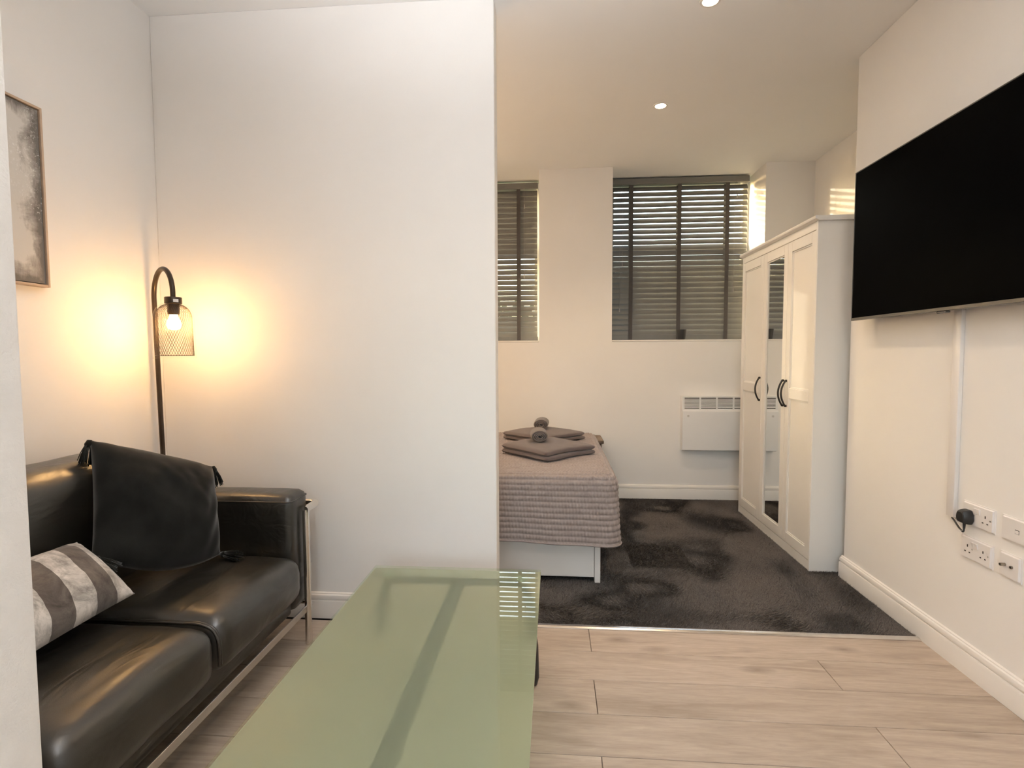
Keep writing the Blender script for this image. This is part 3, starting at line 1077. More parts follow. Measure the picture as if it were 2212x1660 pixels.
# quilted bedspread
def quilt():
    ztop = 0.588
    x1, y0, y1 = BX1 + 0.070, BY0 - 0.058, BY1 + 0.01
    x0 = BX0 + 0.25
    Rf = 0.055            # roll-over radius

    def skirt_prof(s):
        """s: arc length past the rim -> (outward, down)."""
        q = Rf * math.pi / 2
        a = np.clip(s / Rf, 0, math.pi / 2)
        out = Rf * np.sin(a)
        dn = Rf * (1 - np.cos(a))
        e = np.clip(s - q, 0, None)
        return out + 0.012 * e, dn + e

    def bumps(u, s):
        rows = s / 0.0285
        k = np.floor(rows)
        fr_ = rows - k
        ridge = np.sin(np.pi * fr_) ** 0.55
        cell = np.abs(np.sin(np.pi * (u / 0.0165 + 0.5 * (k % 2) + 0.25 * fr_ + 0.35 * np.sin(k * 2.1)))) ** 0.7
        wob = vnoise(u * 30, s * 30, 4)
        return ridge * (0.0034 + 0.0042 * cell * (0.6 + 0.8 * wob))

    drop = 0.352
    # path of the front skirt: along X, round the corner, along the foot end
    step = 0.0042
    rc = 0.045
    path = []
    xs_ = np.arange(x0, x1 - rc, step)
    for x in xs_:
        path.append((x, y0, 0, -1))
    na = int(rc * math.pi / 2 / 0.0022)
    for k in range(na + 1):
        a = -math.pi / 2 + (math.pi / 2) * k / na
        path.append((x1 - rc + rc * math.cos(a), y0 + rc + rc * math.sin(a), math.cos(a), math.sin(a)))
    for y in np.arange(y0 + rc + step, y1, step):
        path.append((x1, y, 1, 0))
    path = np.array(path)
    # rim path inset so that the roll-over ends on it
    U = np.concatenate([[0], np.cumsum(np.hypot(*(np.diff(path[:, :2], axis=0).T)))])
    inset = Rf
    S = np.concatenate([np.linspace(-0.0, drop + Rf * 0.5, 98)])
    o_, d_ = skirt_prof(S)
    P = np.zeros((len(path), len(S), 3))
    fold = 0.006 * np.sin(U * 9.0) + 0.006 * np.sin(U * 23 + 1)
    uc = U[len(xs_) + na // 2]
    corner = np.exp(-((U - uc) / 0.09) ** 2)
    flare = (np.clip((S - 0.08) / drop, 0, 1) ** 1.2)
    for j in range(len(S)):
        h = bumps(U, np.full_like(U, S[j] + 0.002))
        edge = max(0.0, 1 - max(0.0, (S[j] - (S[-1] - 0.006)) / 0.006))
        off = o_[j] - inset + h * (1 if S[j] > 0.03 else 0.6) + flare[j] * (fold * 0.8 + 0.016 * corner) + 0.012
        P[:, j, 0] = path[:, 0] + path[:, 2] * off
        P[:, j, 1] = path[:, 1] + path[:, 3] * off
        # hem rises gently to the left and dips at the corner
        hem = 1 + 0.02 * np.sin(U * 5) - 0.03 * np.clip((uc - U) / 1.2, 0, 1)
        P[:, j, 2] = ztop - d_[j] * hem + (h * 0.8 if S[j] < 0.05 else 0)
    o1 = grid_mesh('bedspread', P, M_QUILT)
    # top surface
    tx = np.arange(x0, x1 - inset + 0.030, 0.0055)
    ty = np.arange(y0 + inset - 0.030, y1, 0.0050)
    X, Y = np.meshgrid(tx, ty, indexing='ij')
    Z = ztop + 1.35 * bumps(X + 0.003, Y) + 0.006 * vnoise(X * 4, Y * 4, 5) - 0.004
    ov = np.maximum(np.clip(X - (x1 - inset + 0.012), 0, None), np.clip((y0 + inset - 0.012) - Y, 0, None))
    Z = Z - np.where(ov > 0, ov ** 2 / (2 * Rf) + 0.003, 0)
    o2 = grid_mesh('top', np.stack([X, Y, Z], -1), M_QUILT)
    # binding along the hem
    bm = bmesh.new()
    hp = P[::4, -1, :]
    tube(bm, [tuple(p) for p in hp], 0.0045, 6)
    ob = obj('binding', bm, M_QUILT, None, 180)
    # join the three into one cloth
    bmj = bmesh.new()
    for o in (o1, o2):
        bmj.from_mesh(o.data)
    me_ = bpy.data.meshes.new('bedspread')
    bmj.to_mesh(me_); bmj.free()
    for o in (o1, o2):
        bpy.data.objects.remove(o)
    q = obj_me('bedspread', me_, M_QUILT, None, 180)
    ob.parent = q
    tag(q, 'taupe quilted bedspread with stitched rows hanging over the bed', 'bedspread')


quilt()


# towels ---------------------------------------------------------------
def folded_towel(cx, cy, z, w, d, t, rot, label, seed):
    """Towel folded into layers: a stack of soft slabs with rounded folds on the front edge."""
    o = thing('folded_towel', label, 'towel', (cx, cy, z), rot, 'brown bath towels on the bed')
    layers = 2
    lt = t / layers
    for k in range(layers):
        nu, nv = 40, 40
        a = np.linspace(0, 2 * math.pi, nv)
        # cross-section: stadium with soft sag; swept along x
        L = np.linspace(-1, 1, nu)
        P = np.zeros((nu, nv, 3))
        for i, l in enumerate(L):
            e = (1 - abs(l) ** 16) ** 0.5
            hy, hz = d / 2 * (0.97 + 0.03 * e) - 0.004 * k, lt / 2 * max(e, 0.02)
            ca, sa = np.cos(a), np.sin(a)
            yy = np.sign(ca) * np.abs(ca) ** 0.28 * hy
            zz = np.sign(sa) * np.abs(sa) ** 0.5 * hz * 1.05
            P[i, :, 0] = l * w / 2 + 0.004 * np.sin(a * 2 + seed)
            P[i, :, 1] = yy + 0.006 * math.sin(l * 3 + seed + k)
            r = (l * w / 2) ** 2 + yy ** 2
            P[i, :, 2] = lt / 2 + k * lt * 0.84 + zz - 0.012 * np.clip(r / 0.04, 0, 1.5) * 0.6 + 0.003 * vnoise(P[i, :, 0] * 25 + 5, yy * 25 + 5, seed + k)
        P[:, :, 2] = np.maximum(P[:, :, 2], 0.0005)
        part = grid_mesh('towel_layer', P, M_TOWEL, o)
    return o


def rolled_towel(cx, cy, z, L, w, h, rot, label):
    """Face cloth rolled up: a flattened spiral seen end-on."""
    n = 70
    turns = 3.6
    th = 0.0070
    inner, outer = [], []
    for k in range(n + 1):
        a = turns * 2 * math.pi * k / n
        r = 0.10 + 0.90 * k / n
        inner.append(((w / 2 - th) * r * math.cos(a), (h / 2 - th) * r * math.sin(a)))
        outer.append(((w / 2 - th) * r * math.cos(a) + th * math.cos(a), (h / 2 - th) * r * math.sin(a) + th * math.sin(a)))
    bm = bmesh.new()
    rows = []
    m_ = 10
    for i in range(m_ + 1):
        y = -L / 2 + L * i / m_
        e = 0.93 if i in (0, m_) else 1.0
        A = [bm.verts.new((x * e, y, zz * e + h / 2)) for x, zz in inner]
        B = [bm.verts.new((x * e, y, zz * e + h / 2)) for x, zz in outer]
        rows.append((A, B))
    for (A0, B0), (A1, B1) in zip(rows, rows[1:]):
        for k in range(n):
            bm.faces.new((B0[k], B0[k + 1], B1[k + 1], B1[k]))
            bm.faces.new((A0[k + 1], A0[k], A1[k], A1[k + 1]))
        bm.faces.new((A0[n], B0[n], B1[n], A1[n]))
        bm.faces.new((B0[0], A0[0], A1[0], B1[0]))
    for A, B in (rows[0], rows[-1]):
        for k in range(n):
            bm.faces.new((A[k], A[k + 1], B[k + 1], B[k]))
    bmesh.ops.recalc_face_normals(bm, faces=bm.faces)
    o = obj('rolled_towel', bm, M_FACE, None, 50, (cx, cy, z))
    o.rotation_euler = (0, 0, rot)
    tag(o, label, 'towel', 'rolled face towels on the bed')


QZ = 0.602
folded_towel(-0.040, 3.235, QZ, 0.41, 0.41, 0.072, math.radians(43), 'folded brown towel nearest the foot of the bed, corner towards the room', 1)
folded_towel(-0.075, 3.79, QZ, 0.42, 0.42, 0.066, math.radians(47), 'folded brown towel further back on the bed', 2)
rolled_towel(-0.088, 3.255, QZ + 0.066, 0.17, 0.112, 0.080, math.radians(4), 'rolled taupe face towel on the nearer folded towel')
rolled_towel(-0.085, 3.84, QZ + 0.060, 0.17, 0.112, 0.080, math.radians(-2), 'rolled taupe face towel on the farther folded towel')

# brown chest between the bed and the back wall, only a corner shows
ch = thing('low_chest', 'brown wooden low chest behind the bed, only its corner showing', 'chest', (0.19, 4.27, 0.006))
nbox('chest_body', (-0.18, -0.13, 0.0), (0.18, 0.13, 0.50), M_BROWN, ch, 0.004, 1)
nbox('chest_lid', (-0.20, -0.145, 0.501), (0.195, 0.145, 0.525), M_BROWN, ch, 0.004, 1)

# invented wall lamp, added unseen to give the bedroom warm light
wl = thing('added_wall_lamp', 'added wall lamp with a fabric shade above the headboard, out of sight behind the partition', 'lamp', (XL, 3.42, 1.30))
bm = bmesh.new()
tube(bm, [(0.0005, 0, 0), (0.018, 0, 0)], 0.05, 24)
obj('back_plate', bm, M_GLOSSW, wl, 40)
bm = bmesh.new()
tube(bm, round_path([(0.015, 0, 0), (0.13, 0, 0), (0.13, 0, 0.05)], 0.02), 0.007, 10)
obj('bracket', bm, M_GLOSSW, wl, 60)
bm = bmesh.new()
lathe(bm, [(0.095, 0.03), (0.070, 0.20), (0.068, 0.20), (0.093, 0.03)], 36, (0.13, 0, 0))
obj('lamp_shade', bm, M_SHADE, wl, 40)
pt = add_light('added_wall_lamp_bulb', 'POINT', (0.13, 0, 0.11), 36.0, (1.0, 0.73, 0.48), shadow_soft_size=0.055)
pt.parent = wl

# ------------------------------------------------------------------ television, trunking, sockets
TVX = 1.462
tvz0, tvz1 = 1.357, 2.072
ty1 = 2.772
ty0 = ty1 - 1.232
tv = thing('television', 'large black wall-mounted television with a thin grey bezel', 'television', (TVX, (ty0 + ty1) / 2, tvz0))
tc_ = (TVX, (ty0 + ty1) / 2, tvz0)
TB = lambda nm, lo, hi, m, p, bev=0.0, seg=1: nbox(nm, tuple(a - b for a, b in zip(lo, tc_)), tuple(a - b for a, b in zip(hi, tc_)), m, p, bev, seg)
TB('back_shell', (TVX + 0.009, ty0 + 0.03, tvz0 + 0.02), (TVX + 0.045, ty1 - 0.03, tvz1 - 0.03), M_BLACKP, tv, 0.008, 2)
bm = bmesh.new()
for lo, hi in (((TVX - 0.001, ty0, tvz0), (TVX + 0.012, ty1, tvz0 + 0.013)), ((TVX - 0.001, ty0, tvz1 - 0.005), (TVX + 0.012, ty1, tvz1)),
               ((TVX - 0.001, ty0, tvz0 + 0.013), (TVX + 0.012, ty0 + 0.005, tvz1 - 0.005)), ((TVX - 0.001, ty1 - 0.005, tvz0 + 0.013), (TVX + 0.012, ty1, tvz1 - 0.005))):
    box(bm, tuple(a - b for a, b in zip(lo, tc_)), tuple(a - b for a, b in zip(hi, tc_)), 0.001, 1)
obj('bezel', bm, M_TVB, tv)
TB('screen', (TVX + 0.001, ty0 + 0.005, tvz0 + 0.013), (TVX + 0.009, ty1 - 0.005, tvz1 - 0.005), M_SCREEN, tv)
TB('sensor_tab', (TVX, 2.135, tvz0 - 0.009), (TVX + 0.02, 2.185, tvz0), M_TVB, tv, 0.003, 1)
TB('wall_bracket', (TVX + 0.045, 1.95, 1.55), (XR - 0.0005, 2.36, 1.90), M_BLACKM, tv, 0.002, 1)

tr = nbox('cable_trunking', (XR - 0.016, 2.146, 0.566), (XR - 0.0002, 2.185, 1.42), M_PLAST, None, 0.002, 2)
tag(tr, 'white vertical cable trunking on the wall below the television', 'trunking')


def socket(y_far, y_near, z0, z1, name, label, cat='socket', group=None):
    cy, cz = (y_far + y_near) / 2, (z0 + z1) / 2
    t = thing(name, label, cat, (XR, cy, cz), 0, group)
    w, h = (y_far - y_near) / 2, (z1 - z0) / 2
    bm = bmesh.new()
    box(bm, (-0.009, -w, -h), (0.0, w, h))
    es = [e for e in bm.edges if all(abs(v.co.x + 0.009) < 1e-6 for v in e.verts)]
    bmesh.ops.bevel(bm, geom=es, offset=0.006, segments=3, affect='EDGES')
    obj('face_plate', bm, M_PLAST, t, 40)
    return t


def outlet(t, y):
    """Three-pin holes and a rocker."""
    for (a, b, hw_, hh_) in ((0.0, 0.012, 0.0022, 0.0045), (-0.0105, -0.0105, 0.0034, 0.0020), (0.0105, -0.0105, 0.0034, 0.0020)):
        nbox('pin_hole', (-0.0094, y + a - hw_, b - 0.004 - hh_), (-0.0088, y + a + hw_, b - 0.004 + hh_), M_DARK, t)
    # fourth dark mark beside, the fixing screw
    bm = bmesh.new()
    tube(bm, [(-0.0088, y - 0.022, 0.0), (-0.0095, y - 0.022, 0.0)], 0.003, 10)
    obj('screw', bm, M_STEEL, t)


def rocker(t, y):
    bm = bmesh.new()
    prism(bm, [(-0.009, -0.010), (-0.0115, -0.010), (-0.0150, 0.010), (-0.009, 0.010)], (0, y - 0.0055, 0.018), (0, y + 0.0055, 0.018), (1, 0, 0), (0, 0, 1))
    obj('rocker_switch', bm, M_PLAST, t)


s1 = socket(2.112, 1.967, 0.5595, 0.6455, 'double_socket', 'white double wall socket with the black plug in it')
s2 = socket(2.115, 1.970, 0.4310, 0.5170, 'double_socket', 'white double wall socket with nothing plugged in, below the other')
for t in (s1, s2):
    for y in (0.036, -0.036):
        outlet(t, y)
    rocker(t, 0.007)
    rocker(t, -0.007)
s3 = socket(1.938, 1.792, 0.5600, 0.6450, 'data_outlet', 'white blank-looking wall plate with one small port at the right edge', 'wall plate')
nbox('port', (-0.0096, -0.002, -0.008), (-0.0088, 0.014, 0.006), M_DARK, s3)
nbox('port_shutter', (-0.0102, -0.001, -0.007), (-0.0094, 0.013, 0.004), M_PLAST, s3)
s4 = socket(1.940, 1.854, 0.4310, 0.5180, 'aerial_socket', 'white wall plate with two metal aerial connectors', 'wall plate')
for y, l in ((0.016, 0.016), (-0.012, 0.005)):
    bm = bmesh.new()
    tube(bm, [(-0.008, y, 0.002), (-0.009 - l, y, 0.002)], 0.0052, 16)
    obj('connector', bm, M_BRASSC, s4, 40)
    bm = bmesh.new()
    tube(bm, [(-0.009 - l + 0.0005, y, 0.002), (-0.0095 - l, y, 0.002)], 0.0033, 12)
    obj('connector_core', bm, M_DARK, s4)

# plug with its lead
pl = thing('mains_plug', 'black three-pin plug in the upper double socket', 'plug', (XR - 0.0095, 2.076, 0.592))
bm = bmesh.new()
outl = [(0.018, -0.026), (0.026, -0.010), (0.024, 0.010), (0.015, 0.026), (-0.015, 0.026), (-0.024, 0.010), (-0.026, -0.010), (-0.018, -0.026)]
lays = [(0.0, 1.0), (-0.012, 1.0), (-0.026, 0.9), (-0.034, 0.72)]
rings = [[bm.verts.new((x, a * k, b * k)) for a, b in outl] for x, k in lays]
for A, B in zip(rings, rings[1:]):
    for k in range(8):
        bm.faces.new((A[k], A[(k + 1) % 8], B[(k + 1) % 8], B[k]))
bm.faces.new(rings[-1]); bm.faces.new(list(reversed(rings[0])))
bmesh.ops.recalc_face_normals(bm, faces=bm.faces)
bmesh.ops.bevel(bm, geom=[e for e in bm.edges], offset=0.002, segments=2, affect='EDGES')
obj('plug_body', bm, M_BLACKP, pl, 50)
bm = bmesh.new()
tube(bm, [(-0.016, 0, -0.024), (-0.016, 0.0, -0.045)], [0.0055, 0.0040], 10)
obj('strain_relief', bm, M_BLACKP, pl, 40)
bm = bmesh.new()
lead = round_path([(-0.016, 0.0, -0.040), (-0.016, 0.002, -0.062), (-0.012, 0.030, -0.052), (-0.004, 0.070, -0.032), (0.001, 0.086, -0.030), (0.001, 0.088, -0.010)], 0.02)
tube(bm, lead, 0.0032, 8)
ld = obj('lead', bm, M_BLACKP, pl, 180)
nbox('paper_tag', (-0.017, 0.006, -0.066), (-0.0165, 0.040, -0.056), M_PLAST, ld)

# ------------------------------------------------------------------ abstract picture on the left wall
pf = thing('framed_picture', 'grey and white abstract canvas in a thin pale wooden frame', 'picture', (XL + 0.001, 1.449, 1.744))
pw, ph, pd = 0.305, 0.305, 0.032
bm = bmesh.new()
for lo, hi in (((0, -pw, -ph), (pd, -pw + 0.008, ph)), ((0, pw - 0.008, -ph), (pd, pw, ph)), ((0, -pw + 0.008, -ph), (pd, pw - 0.008, -ph + 0.008)), ((0, -pw + 0.008, ph - 0.008), (pd, pw - 0.008, ph))):
    box(bm, lo, hi, 0.001, 1)
obj('frame', bm, M_PFRAME, pf)
nbox('canvas', (0.004, -pw + 0.011, -ph + 0.011), (pd - 0.006, pw - 0.011, ph - 0.011), M_CANVAS, pf)
nbox('shadow_gap', (0.0, -pw + 0.008, -ph + 0.008), (0.003, pw - 0.008, ph - 0.008), M_DARK, pf)

# ------------------------------------------------------------------ sofa
SFX = -1.035
sofa = thing('leather_sofa', 'black leather two-seat sofa with a chrome tube frame', 'sofa', (-1.36, 1.46, 0.0))
so = (-1.36, 1.46, 0.0)


def soft_box(name, lo, hi, bev, m, parent, crown=0.0, seed=0, axis=2, wrinkle=0.0, face=None, seg=6):
    """Bevelled upholstered block whose large face bulges a little, with creases."""
    lo = Vector(lo) - Vector(so); hi = Vector(hi) - Vector(so)
    bm = bmesh.new()
    n = [max(6, int((hi[i] - lo[i]) / 0.03)) for i in range(3)]
    box(bm, lo, hi, 0)
    for i in range(3):
        for k in range(1, n[i]):
            co = [0, 0, 0]; no = [0, 0, 0]
            co[i] = lo[i] + (hi[i] - lo[i]) * k / n[i]; no[i] = 1
            bmesh.ops.bisect_plane(bm, geom=bm.verts[:] + bm.edges[:] + bm.faces[:], plane_co=co, plane_no=no)
    c = (lo + hi) / 2; h = (hi - lo) / 2
    r2 = random.Random(seed)
    ph_ = [r2.uniform(0, 6) for _ in range(6)]
    for v in bm.verts:
        p = v.co - c
        # round the block
        q = Vector([max(-h[i] + bev, min(h[i] - bev, p[i])) for i in range(3)])
        d = p - q
        if d.length > 1e-9:
            # pull only points outside the inner box to the rounded surface
            m_ = max(abs(x) for x in d)
            d = d.normalized() * m_ if d.length > 0 else d
        p2 = q + d
        u = [p[i] / h[i] for i in range(3)]
        if crown:
            k = 1.0
            for i in range(3):
                if i != axis:
                    k *= max(0.0, 1 - u[i] ** 2) ** 0.6
            p2[axis] += crown * k * (1 if u[axis] > 0 else 0.2 if u[axis] > -0.99 else 0)
        if wrinkle:
            w = math.sin(p[0] * 38 + ph_[0] + 2 * math.sin(p[1] * 9 + ph_[1])) * math.sin(p[1] * 7 + ph_[2]) + 0.6 * math.sin(p[1] * 30 + p[0] * 21 + ph_[3])
            p2 += p.normalized() * wrinkle * w
        v.co = c + p2
    return obj(name, bm, m, parent, 180)


SY = (0.94, 1.468, 2.008)
for a, b, sd in ((SY[0], SY[1], 3), (SY[1], SY[2], 8)):
    cu = soft_box('seat_cushion', (-1.58, a + 0.002, 0.235), (-0.985, b - 0.002, 0.408), 0.055, M_LEATHER, sofa, 0.022, sd, 2, 0.0016)
    # welt along the front edge of the split
    bm = bmesh.new()
    yw = (b - 0.004 if b == SY[1] else a + 0.004) - so[1]
    pts = [(-1.50 - so[0], yw, 0.405), (-1.05 - so[0], yw, 0.406), (-1.004 - so[0], yw, 0.392), (-0.988 - so[0], yw, 0.355), (-0.988 - so[0], yw, 0.28)]
    tube(bm, round_path(pts, 0.02), 0.0042, 8)
    obj('piping', bm, M_LEATHER, cu, 180)
bk = soft_box('backrest', (-1.765, 0.945, 0.24), (-1.52, 1.925, 0.852), 0.085, M_LEATHER, sofa, 0.012, 5, 0, 0.002)
for y0, y1 in ((0.765, 0.935), (2.012, 2.160)):
    ar = soft_box('armrest', (-1.765, y0, 0.165), (SFX, y1, 0.640), 0.030, M_LEATHER, sofa, 0.006, 9, 2, 0.0006)
    bm = bmesh.new()
    e = 0.010
    zt_ = 0.616
    loop = round_path([(-1.74 - so[0], y0 + 0.001 - so[1], zt_), (SFX - 0.001 - so[0], y0 + 0.001 - so[1], zt_), (SFX - 0.001 - so[0], y1 - 0.001 - so[1], zt_), (-1.74 - so[0], y1 - 0.001 - so[1], zt_)], 0.028)
    tube(bm, loop, 0.0028, 6)
    obj('piping', bm, M_LEATHER, ar, 180)
nbox('seat_base', (-1.74 - so[0], 0.94 - so[1], 0.165), (-1.045 - so[0], 2.01 - so[1], 0.236), M_LEATHER, sofa, 0.008, 2)
# chrome frame
for side, yl, yo in (('far', 2.090, 2.198), ('near', 0.805, 0.725)):
    xl = SFX + 0.020
    bm = bmesh.new()
    tube(bm, [(xl - so[0], yl - so[1], 0.0), (xl - so[0], yl - so[1], 0.566)], 0.0135, 16)
    obj('leg', bm, M_CHROME, sofa, 50)
    bm = bmesh.new()
    tube(bm, [(-1.58 - so[0], yo - so[1], 0.0), (-1.58 - so[0], yo - so[1], 0.560)], 0.0135, 16)
    obj('leg', bm, M_CHROME, sofa, 50)
    bm = bmesh.new()
    tube(bm, round_path([(xl - so[0], yl - (0.010 if side == 'far' else -0.010) - so[1], 0.568), (xl - so[0], yo - so[1], 0.568), (-1.60 - so[0], yo - so[1], 0.568)], 0.03, 8), 0.0145, 16)
    obj('top_tube', bm, M_CHROME, sofa, 50)
    for zz in (0.335, 0.155):
        bm = bmesh.new()
        yq = yl + (0.045 if side == 'far' else -0.045)
        tube(bm, round_path([(xl - so[0], yl - so[1], zz), (xl - so[0], yq - so[1], zz), (-1.58 - so[0], yq - so[1], zz), (-1.58 - so[0], yo - so[1], zz)], 0.02), 0.006, 10)
        obj('side_rod', bm, M_CHROME, sofa, 50)
nbox('front_rail', (SFX + 0.010 - so[0], 0.805 - so[1], 0.136), (SFX + 0.016 - so[0], 2.118 - so[1], 0.164), M_STEEL, sofa, 0.001, 1)
nbox('rear_rail', (-1.60 - so[0], 0.805 - so[1], 0.136), (-1.594 - so[0], 2.118 - so[1], 0.164), M_STEEL, sofa, 0.001, 1)


# cushions --------------------------------------------------------------
def pillow(name, corners, thick, m, nu, seed, wr, label, cat, pinch=0.06, sag=0.0):
    TL, TR, BR, BL = [np.array(c, float) for c in corners]
    u = np.linspace(0, 1, nu)
    U, Vv = np.meshgrid(u, u, indexing='ij')
    a, b = 2 * U - 1, 2 * Vv - 1
    # sides drawn in between the corners
    a2 = a * (1 - pinch * (1 - b ** 2) * np.abs(a) ** 2)
    b2 = b * (1 - pinch * (1 - a ** 2) * np.abs(b) ** 2)
    s, t = (a2 + 1) / 2, (b2 + 1) / 2
    base = ((1 - s) * (1 - t))[..., None] * TL + (s * (1 - t))[..., None] * TR + (s * t)[..., None] * BR + ((1 - s) * t)[..., None] * BL
    base[..., 2] -= sag * (1 - a ** 2) * t ** 2.5          # the lower edge bellies down onto the seat
    nrm = np.cross(TR - TL, BL - TL); nrm /= np.linalg.norm(nrm)
    if np.dot(nrm, np.array([0, 0, EYE]) - (TL + TR + BR + BL) / 4) < 0:
        nrm = -nrm
    prof = (np.clip(1 - np.abs(a) ** 2.4, 0, 1) * np.clip(1 - np.abs(b) ** 2.2, 0, 1)) ** 0.55
    wob = 1.6 * (vnoise(U * 4 + 1, Vv * 4 + 2, seed) - 0.5) + 0.35 * (vnoise(U * 11, Vv * 11, seed + 1) - 0.5)
    crease = np.sin((a * 1.0 + b * 0.6) * 14 + 3 * vnoise(U * 5, Vv * 5, seed + 2)) * np.exp(-((np.abs(a) - 0.85) / 0.22) ** 2)
    hgt_ = prof * thick / 2 * (1 + wr * 2.0 * wob) + wr * 0.085 * crease * prof ** 0.5
    front = base + nrm * hgt_[..., None]
    back = base - nrm * (prof * thick * 0.16)[..., None]
    uv = np.stack([U, Vv], -1)
    V = np.concatenate([front.reshape(-1, 3), back.reshape(-1, 3)])
    N = nu * nu
    idx = np.arange(N).reshape(nu, nu)
    f1 = np.stack([idx[:-1, :-1], idx[1:, :-1], idx[1:, 1:], idx[:-1, 1:]], -1).reshape(-1, 4)
    f2 = (f1 + N)[:, ::-1]
    me = bpy.data.meshes.new(name)
    org = V.mean(0)
    org[2] = V[:, 2].min()
    me.from_pydata((V - org).tolist(), [], np.concatenate([f1, f2]).tolist())
    l = me.uv_layers.new(name='UVMap')
    vi = np.zeros(len(me.loops), dtype=np.int32)
    me.loops.foreach_get('vertex_index', vi)
    l.data.foreach_set('uv', np.concatenate([uv.reshape(-1, 2)] * 2)[vi].ravel())
    bm = bmesh.new(); bm.from_mesh(me)
    bmesh.ops.remove_doubles(bm, verts=bm.verts, dist=0.0004)
    bmesh.ops.recalc_face_normals(bm, faces=bm.faces)
    bm.to_mesh(me); bm.free()
    root = thing(name, label, cat, tuple(org))
    obj_me('cover', me, m, root, 180)
    return root, org, (TL, TR, BR, BL), nrm


def tassel(root, org, p, d, m):
    """Little head and a skirt of threads."""
    p = Vector(p) - Vector(org); d = Vector(d).normalized()
    bm = bmesh.new()
    tube(bm, [p, p + d * 0.014, p + d * 0.026], [0.007, 0.013, 0.010], 8)
    u_ = d.orthogonal().normalized(); w_ = d.cross(u_)
    r2 = random.Random(int(abs(p.x * 1e4)))
    for k in range(60):
        a = r2.uniform(0, 6.283); rr = 0.011 * math.sqrt(r2.random())
        off = u_ * math.cos(a) + w_ * math.sin(a)
        q = p + d * 0.018 + off * rr
        e = q + d * r2.uniform(0.050, 0.070) + off * r2.uniform(0.004, 0.014)
        tube(bm, [q, (q + e) / 2 + off * 0.002, e], 0.0014, 4)
    obj('tassel', bm, m, root, 180)


bc, org, cs, nr = pillow('throw_cushion', ((-1.555, 1.668, 0.918), (-1.345, 1.995, 0.762), (-1.265, 1.905, 0.445), (-1.390, 1.478, 0.592)), 0.20,
                         M_VELVET, 80, 21, 0.075, 'black velvet cushion with corner tassels leaning on the far arm', 'cushion', 0.035, 0.062)
tassel(bc, org, cs[0], (0.02, -0.25, -0.9), M_VELVET)
tassel(bc, org, cs[3], (0.35, 0.55, -0.62), M_VELVET)
tassel(bc, org, cs[1], (0.1, 0.10, -0.8), M_VELVET)
tassel(bc, org, cs[2], (0.9, -0.1, -0.06), M_VELVET)

pillow('throw_cushion', ((-1.49, 1.535, 0.618), (-1.262, 1.485, 0.482), (-1.254, 1.035, 0.478), (-1.482, 1.085, 0.610)), 0.17,
       M_STRIPE, 60, 33, 0.04, 'grey and white striped velvet cushion lying on the sofa seat', 'cushion', 0.04)

# ------------------------------------------------------------------ floor lamp
LPX, LPY = -1.700, 2.203
HXc, HYc = -1.543, 2.076
lamp = thing('floor_lamp', 'lit black floor lamp with a wire-mesh shade in a glass cloche', 'lamp', (LPX, LPY, 0))
lo_ = Vector((LPX, LPY, 0))
bm = bmesh.new()
lathe(bm, [(0.0, 0.0), (0.074, 0.0), (0.075, 0.004), (0.074, 0.014), (0.070, 0.018), (0.014, 0.021), (0.012, 0.03), (0.0, 0.03)], 40)
obj('base', bm, M_LAMPM, lamp, 40)
dv = Vector((HXc - LPX, HYc - LPY, 0))
dist_ = dv.length
dv.normalize()
R_ = dist_ / 2
bm = bmesh.new()
ZA = 1.452
PT = Vector((-0.024, 0.0, 0))
lv = Vector((HXc - LPX, HYc - LPY, 0))
dv = lv - PT
dist_ = dv.length
dv.normalize()
R_ = dist_ / 2
pts = [Vector((0, 0, 0.02)), PT * 0.34 + Vector((0, 0, 0.5)), PT * 0.68 + Vector((0, 0, 1.0)), PT + Vector((0, 0, ZA))]
pts += arc_pts((PT.x + dv.x * R_, PT.y + dv.y * R_, ZA), R_, math.pi, 0, 24, dv, (0, 0, 1))[1:]
pts += [Vector((lv.x, lv.y, 1.435))]
tube(bm, pts, 0.0098, 14)
obj('pole', bm, M_LAMPM, lamp, 60)
hc = (lv.x, lv.y, 0)
bm = bmesh.new()
lathe(bm, [(0.0, 1.437), (0.030, 1.437), (0.0315, 1.435), (0.0315, 1.411), (0.030, 1.410), (0.0, 1.410)], 32, hc)
cap_ = obj('cap', bm, M_LAMPM, lamp, 40)
# paper sticker on the cap, facing the room
an = math.atan2(-HYc, -HXc) + 0.30
bm = bmesh.new()
st_ = []
for k in range(7):
    a = an - 0.30 + 0.60 * k / 6
    st_.append([(hc[0] + rr * math.cos(a), hc[1] + rr * math.sin(a)) for rr in (0.0316, 0.0322)])
vv = [[bm.verts.new((x, y, z)) for (x, y) in pr for z in (1.4155, 1.428)] for pr in st_]
for A, B in zip(vv, vv[1:]):
    bm.faces.new((A[2], B[2], B[3], A[3]))
    bm.faces.new((A[0], A[1], B[1], B[0]))
    bm.faces.new((A[1], A[3], B[3], B[1]))
    bm.faces.new((A[0], B[0], B[2], A[2]))
obj('sticker', bm, M_PLAST, cap_)
# mesh shade: two families of crossing wires over a bell profile
R0, ZB, ZS, ZT = 0.0645, 1.200, 1.352, 1.408


def bell(t, r0, zb, zs, zt, rt_):
    """t 0 at the bottom rim, 1 at the top."""
    hs = (zs - zb)
    if t < 0.70:
        return r0 * (1.0 + 0.05 * (1 - t / 0.70)), zb + hs * t / 0.70
    a = (t - 0.70) / 0.30 * math.pi / 2
    return rt_ + (r0 - rt_) * math.cos(a), zs + (zt - zs) * math.sin(a)


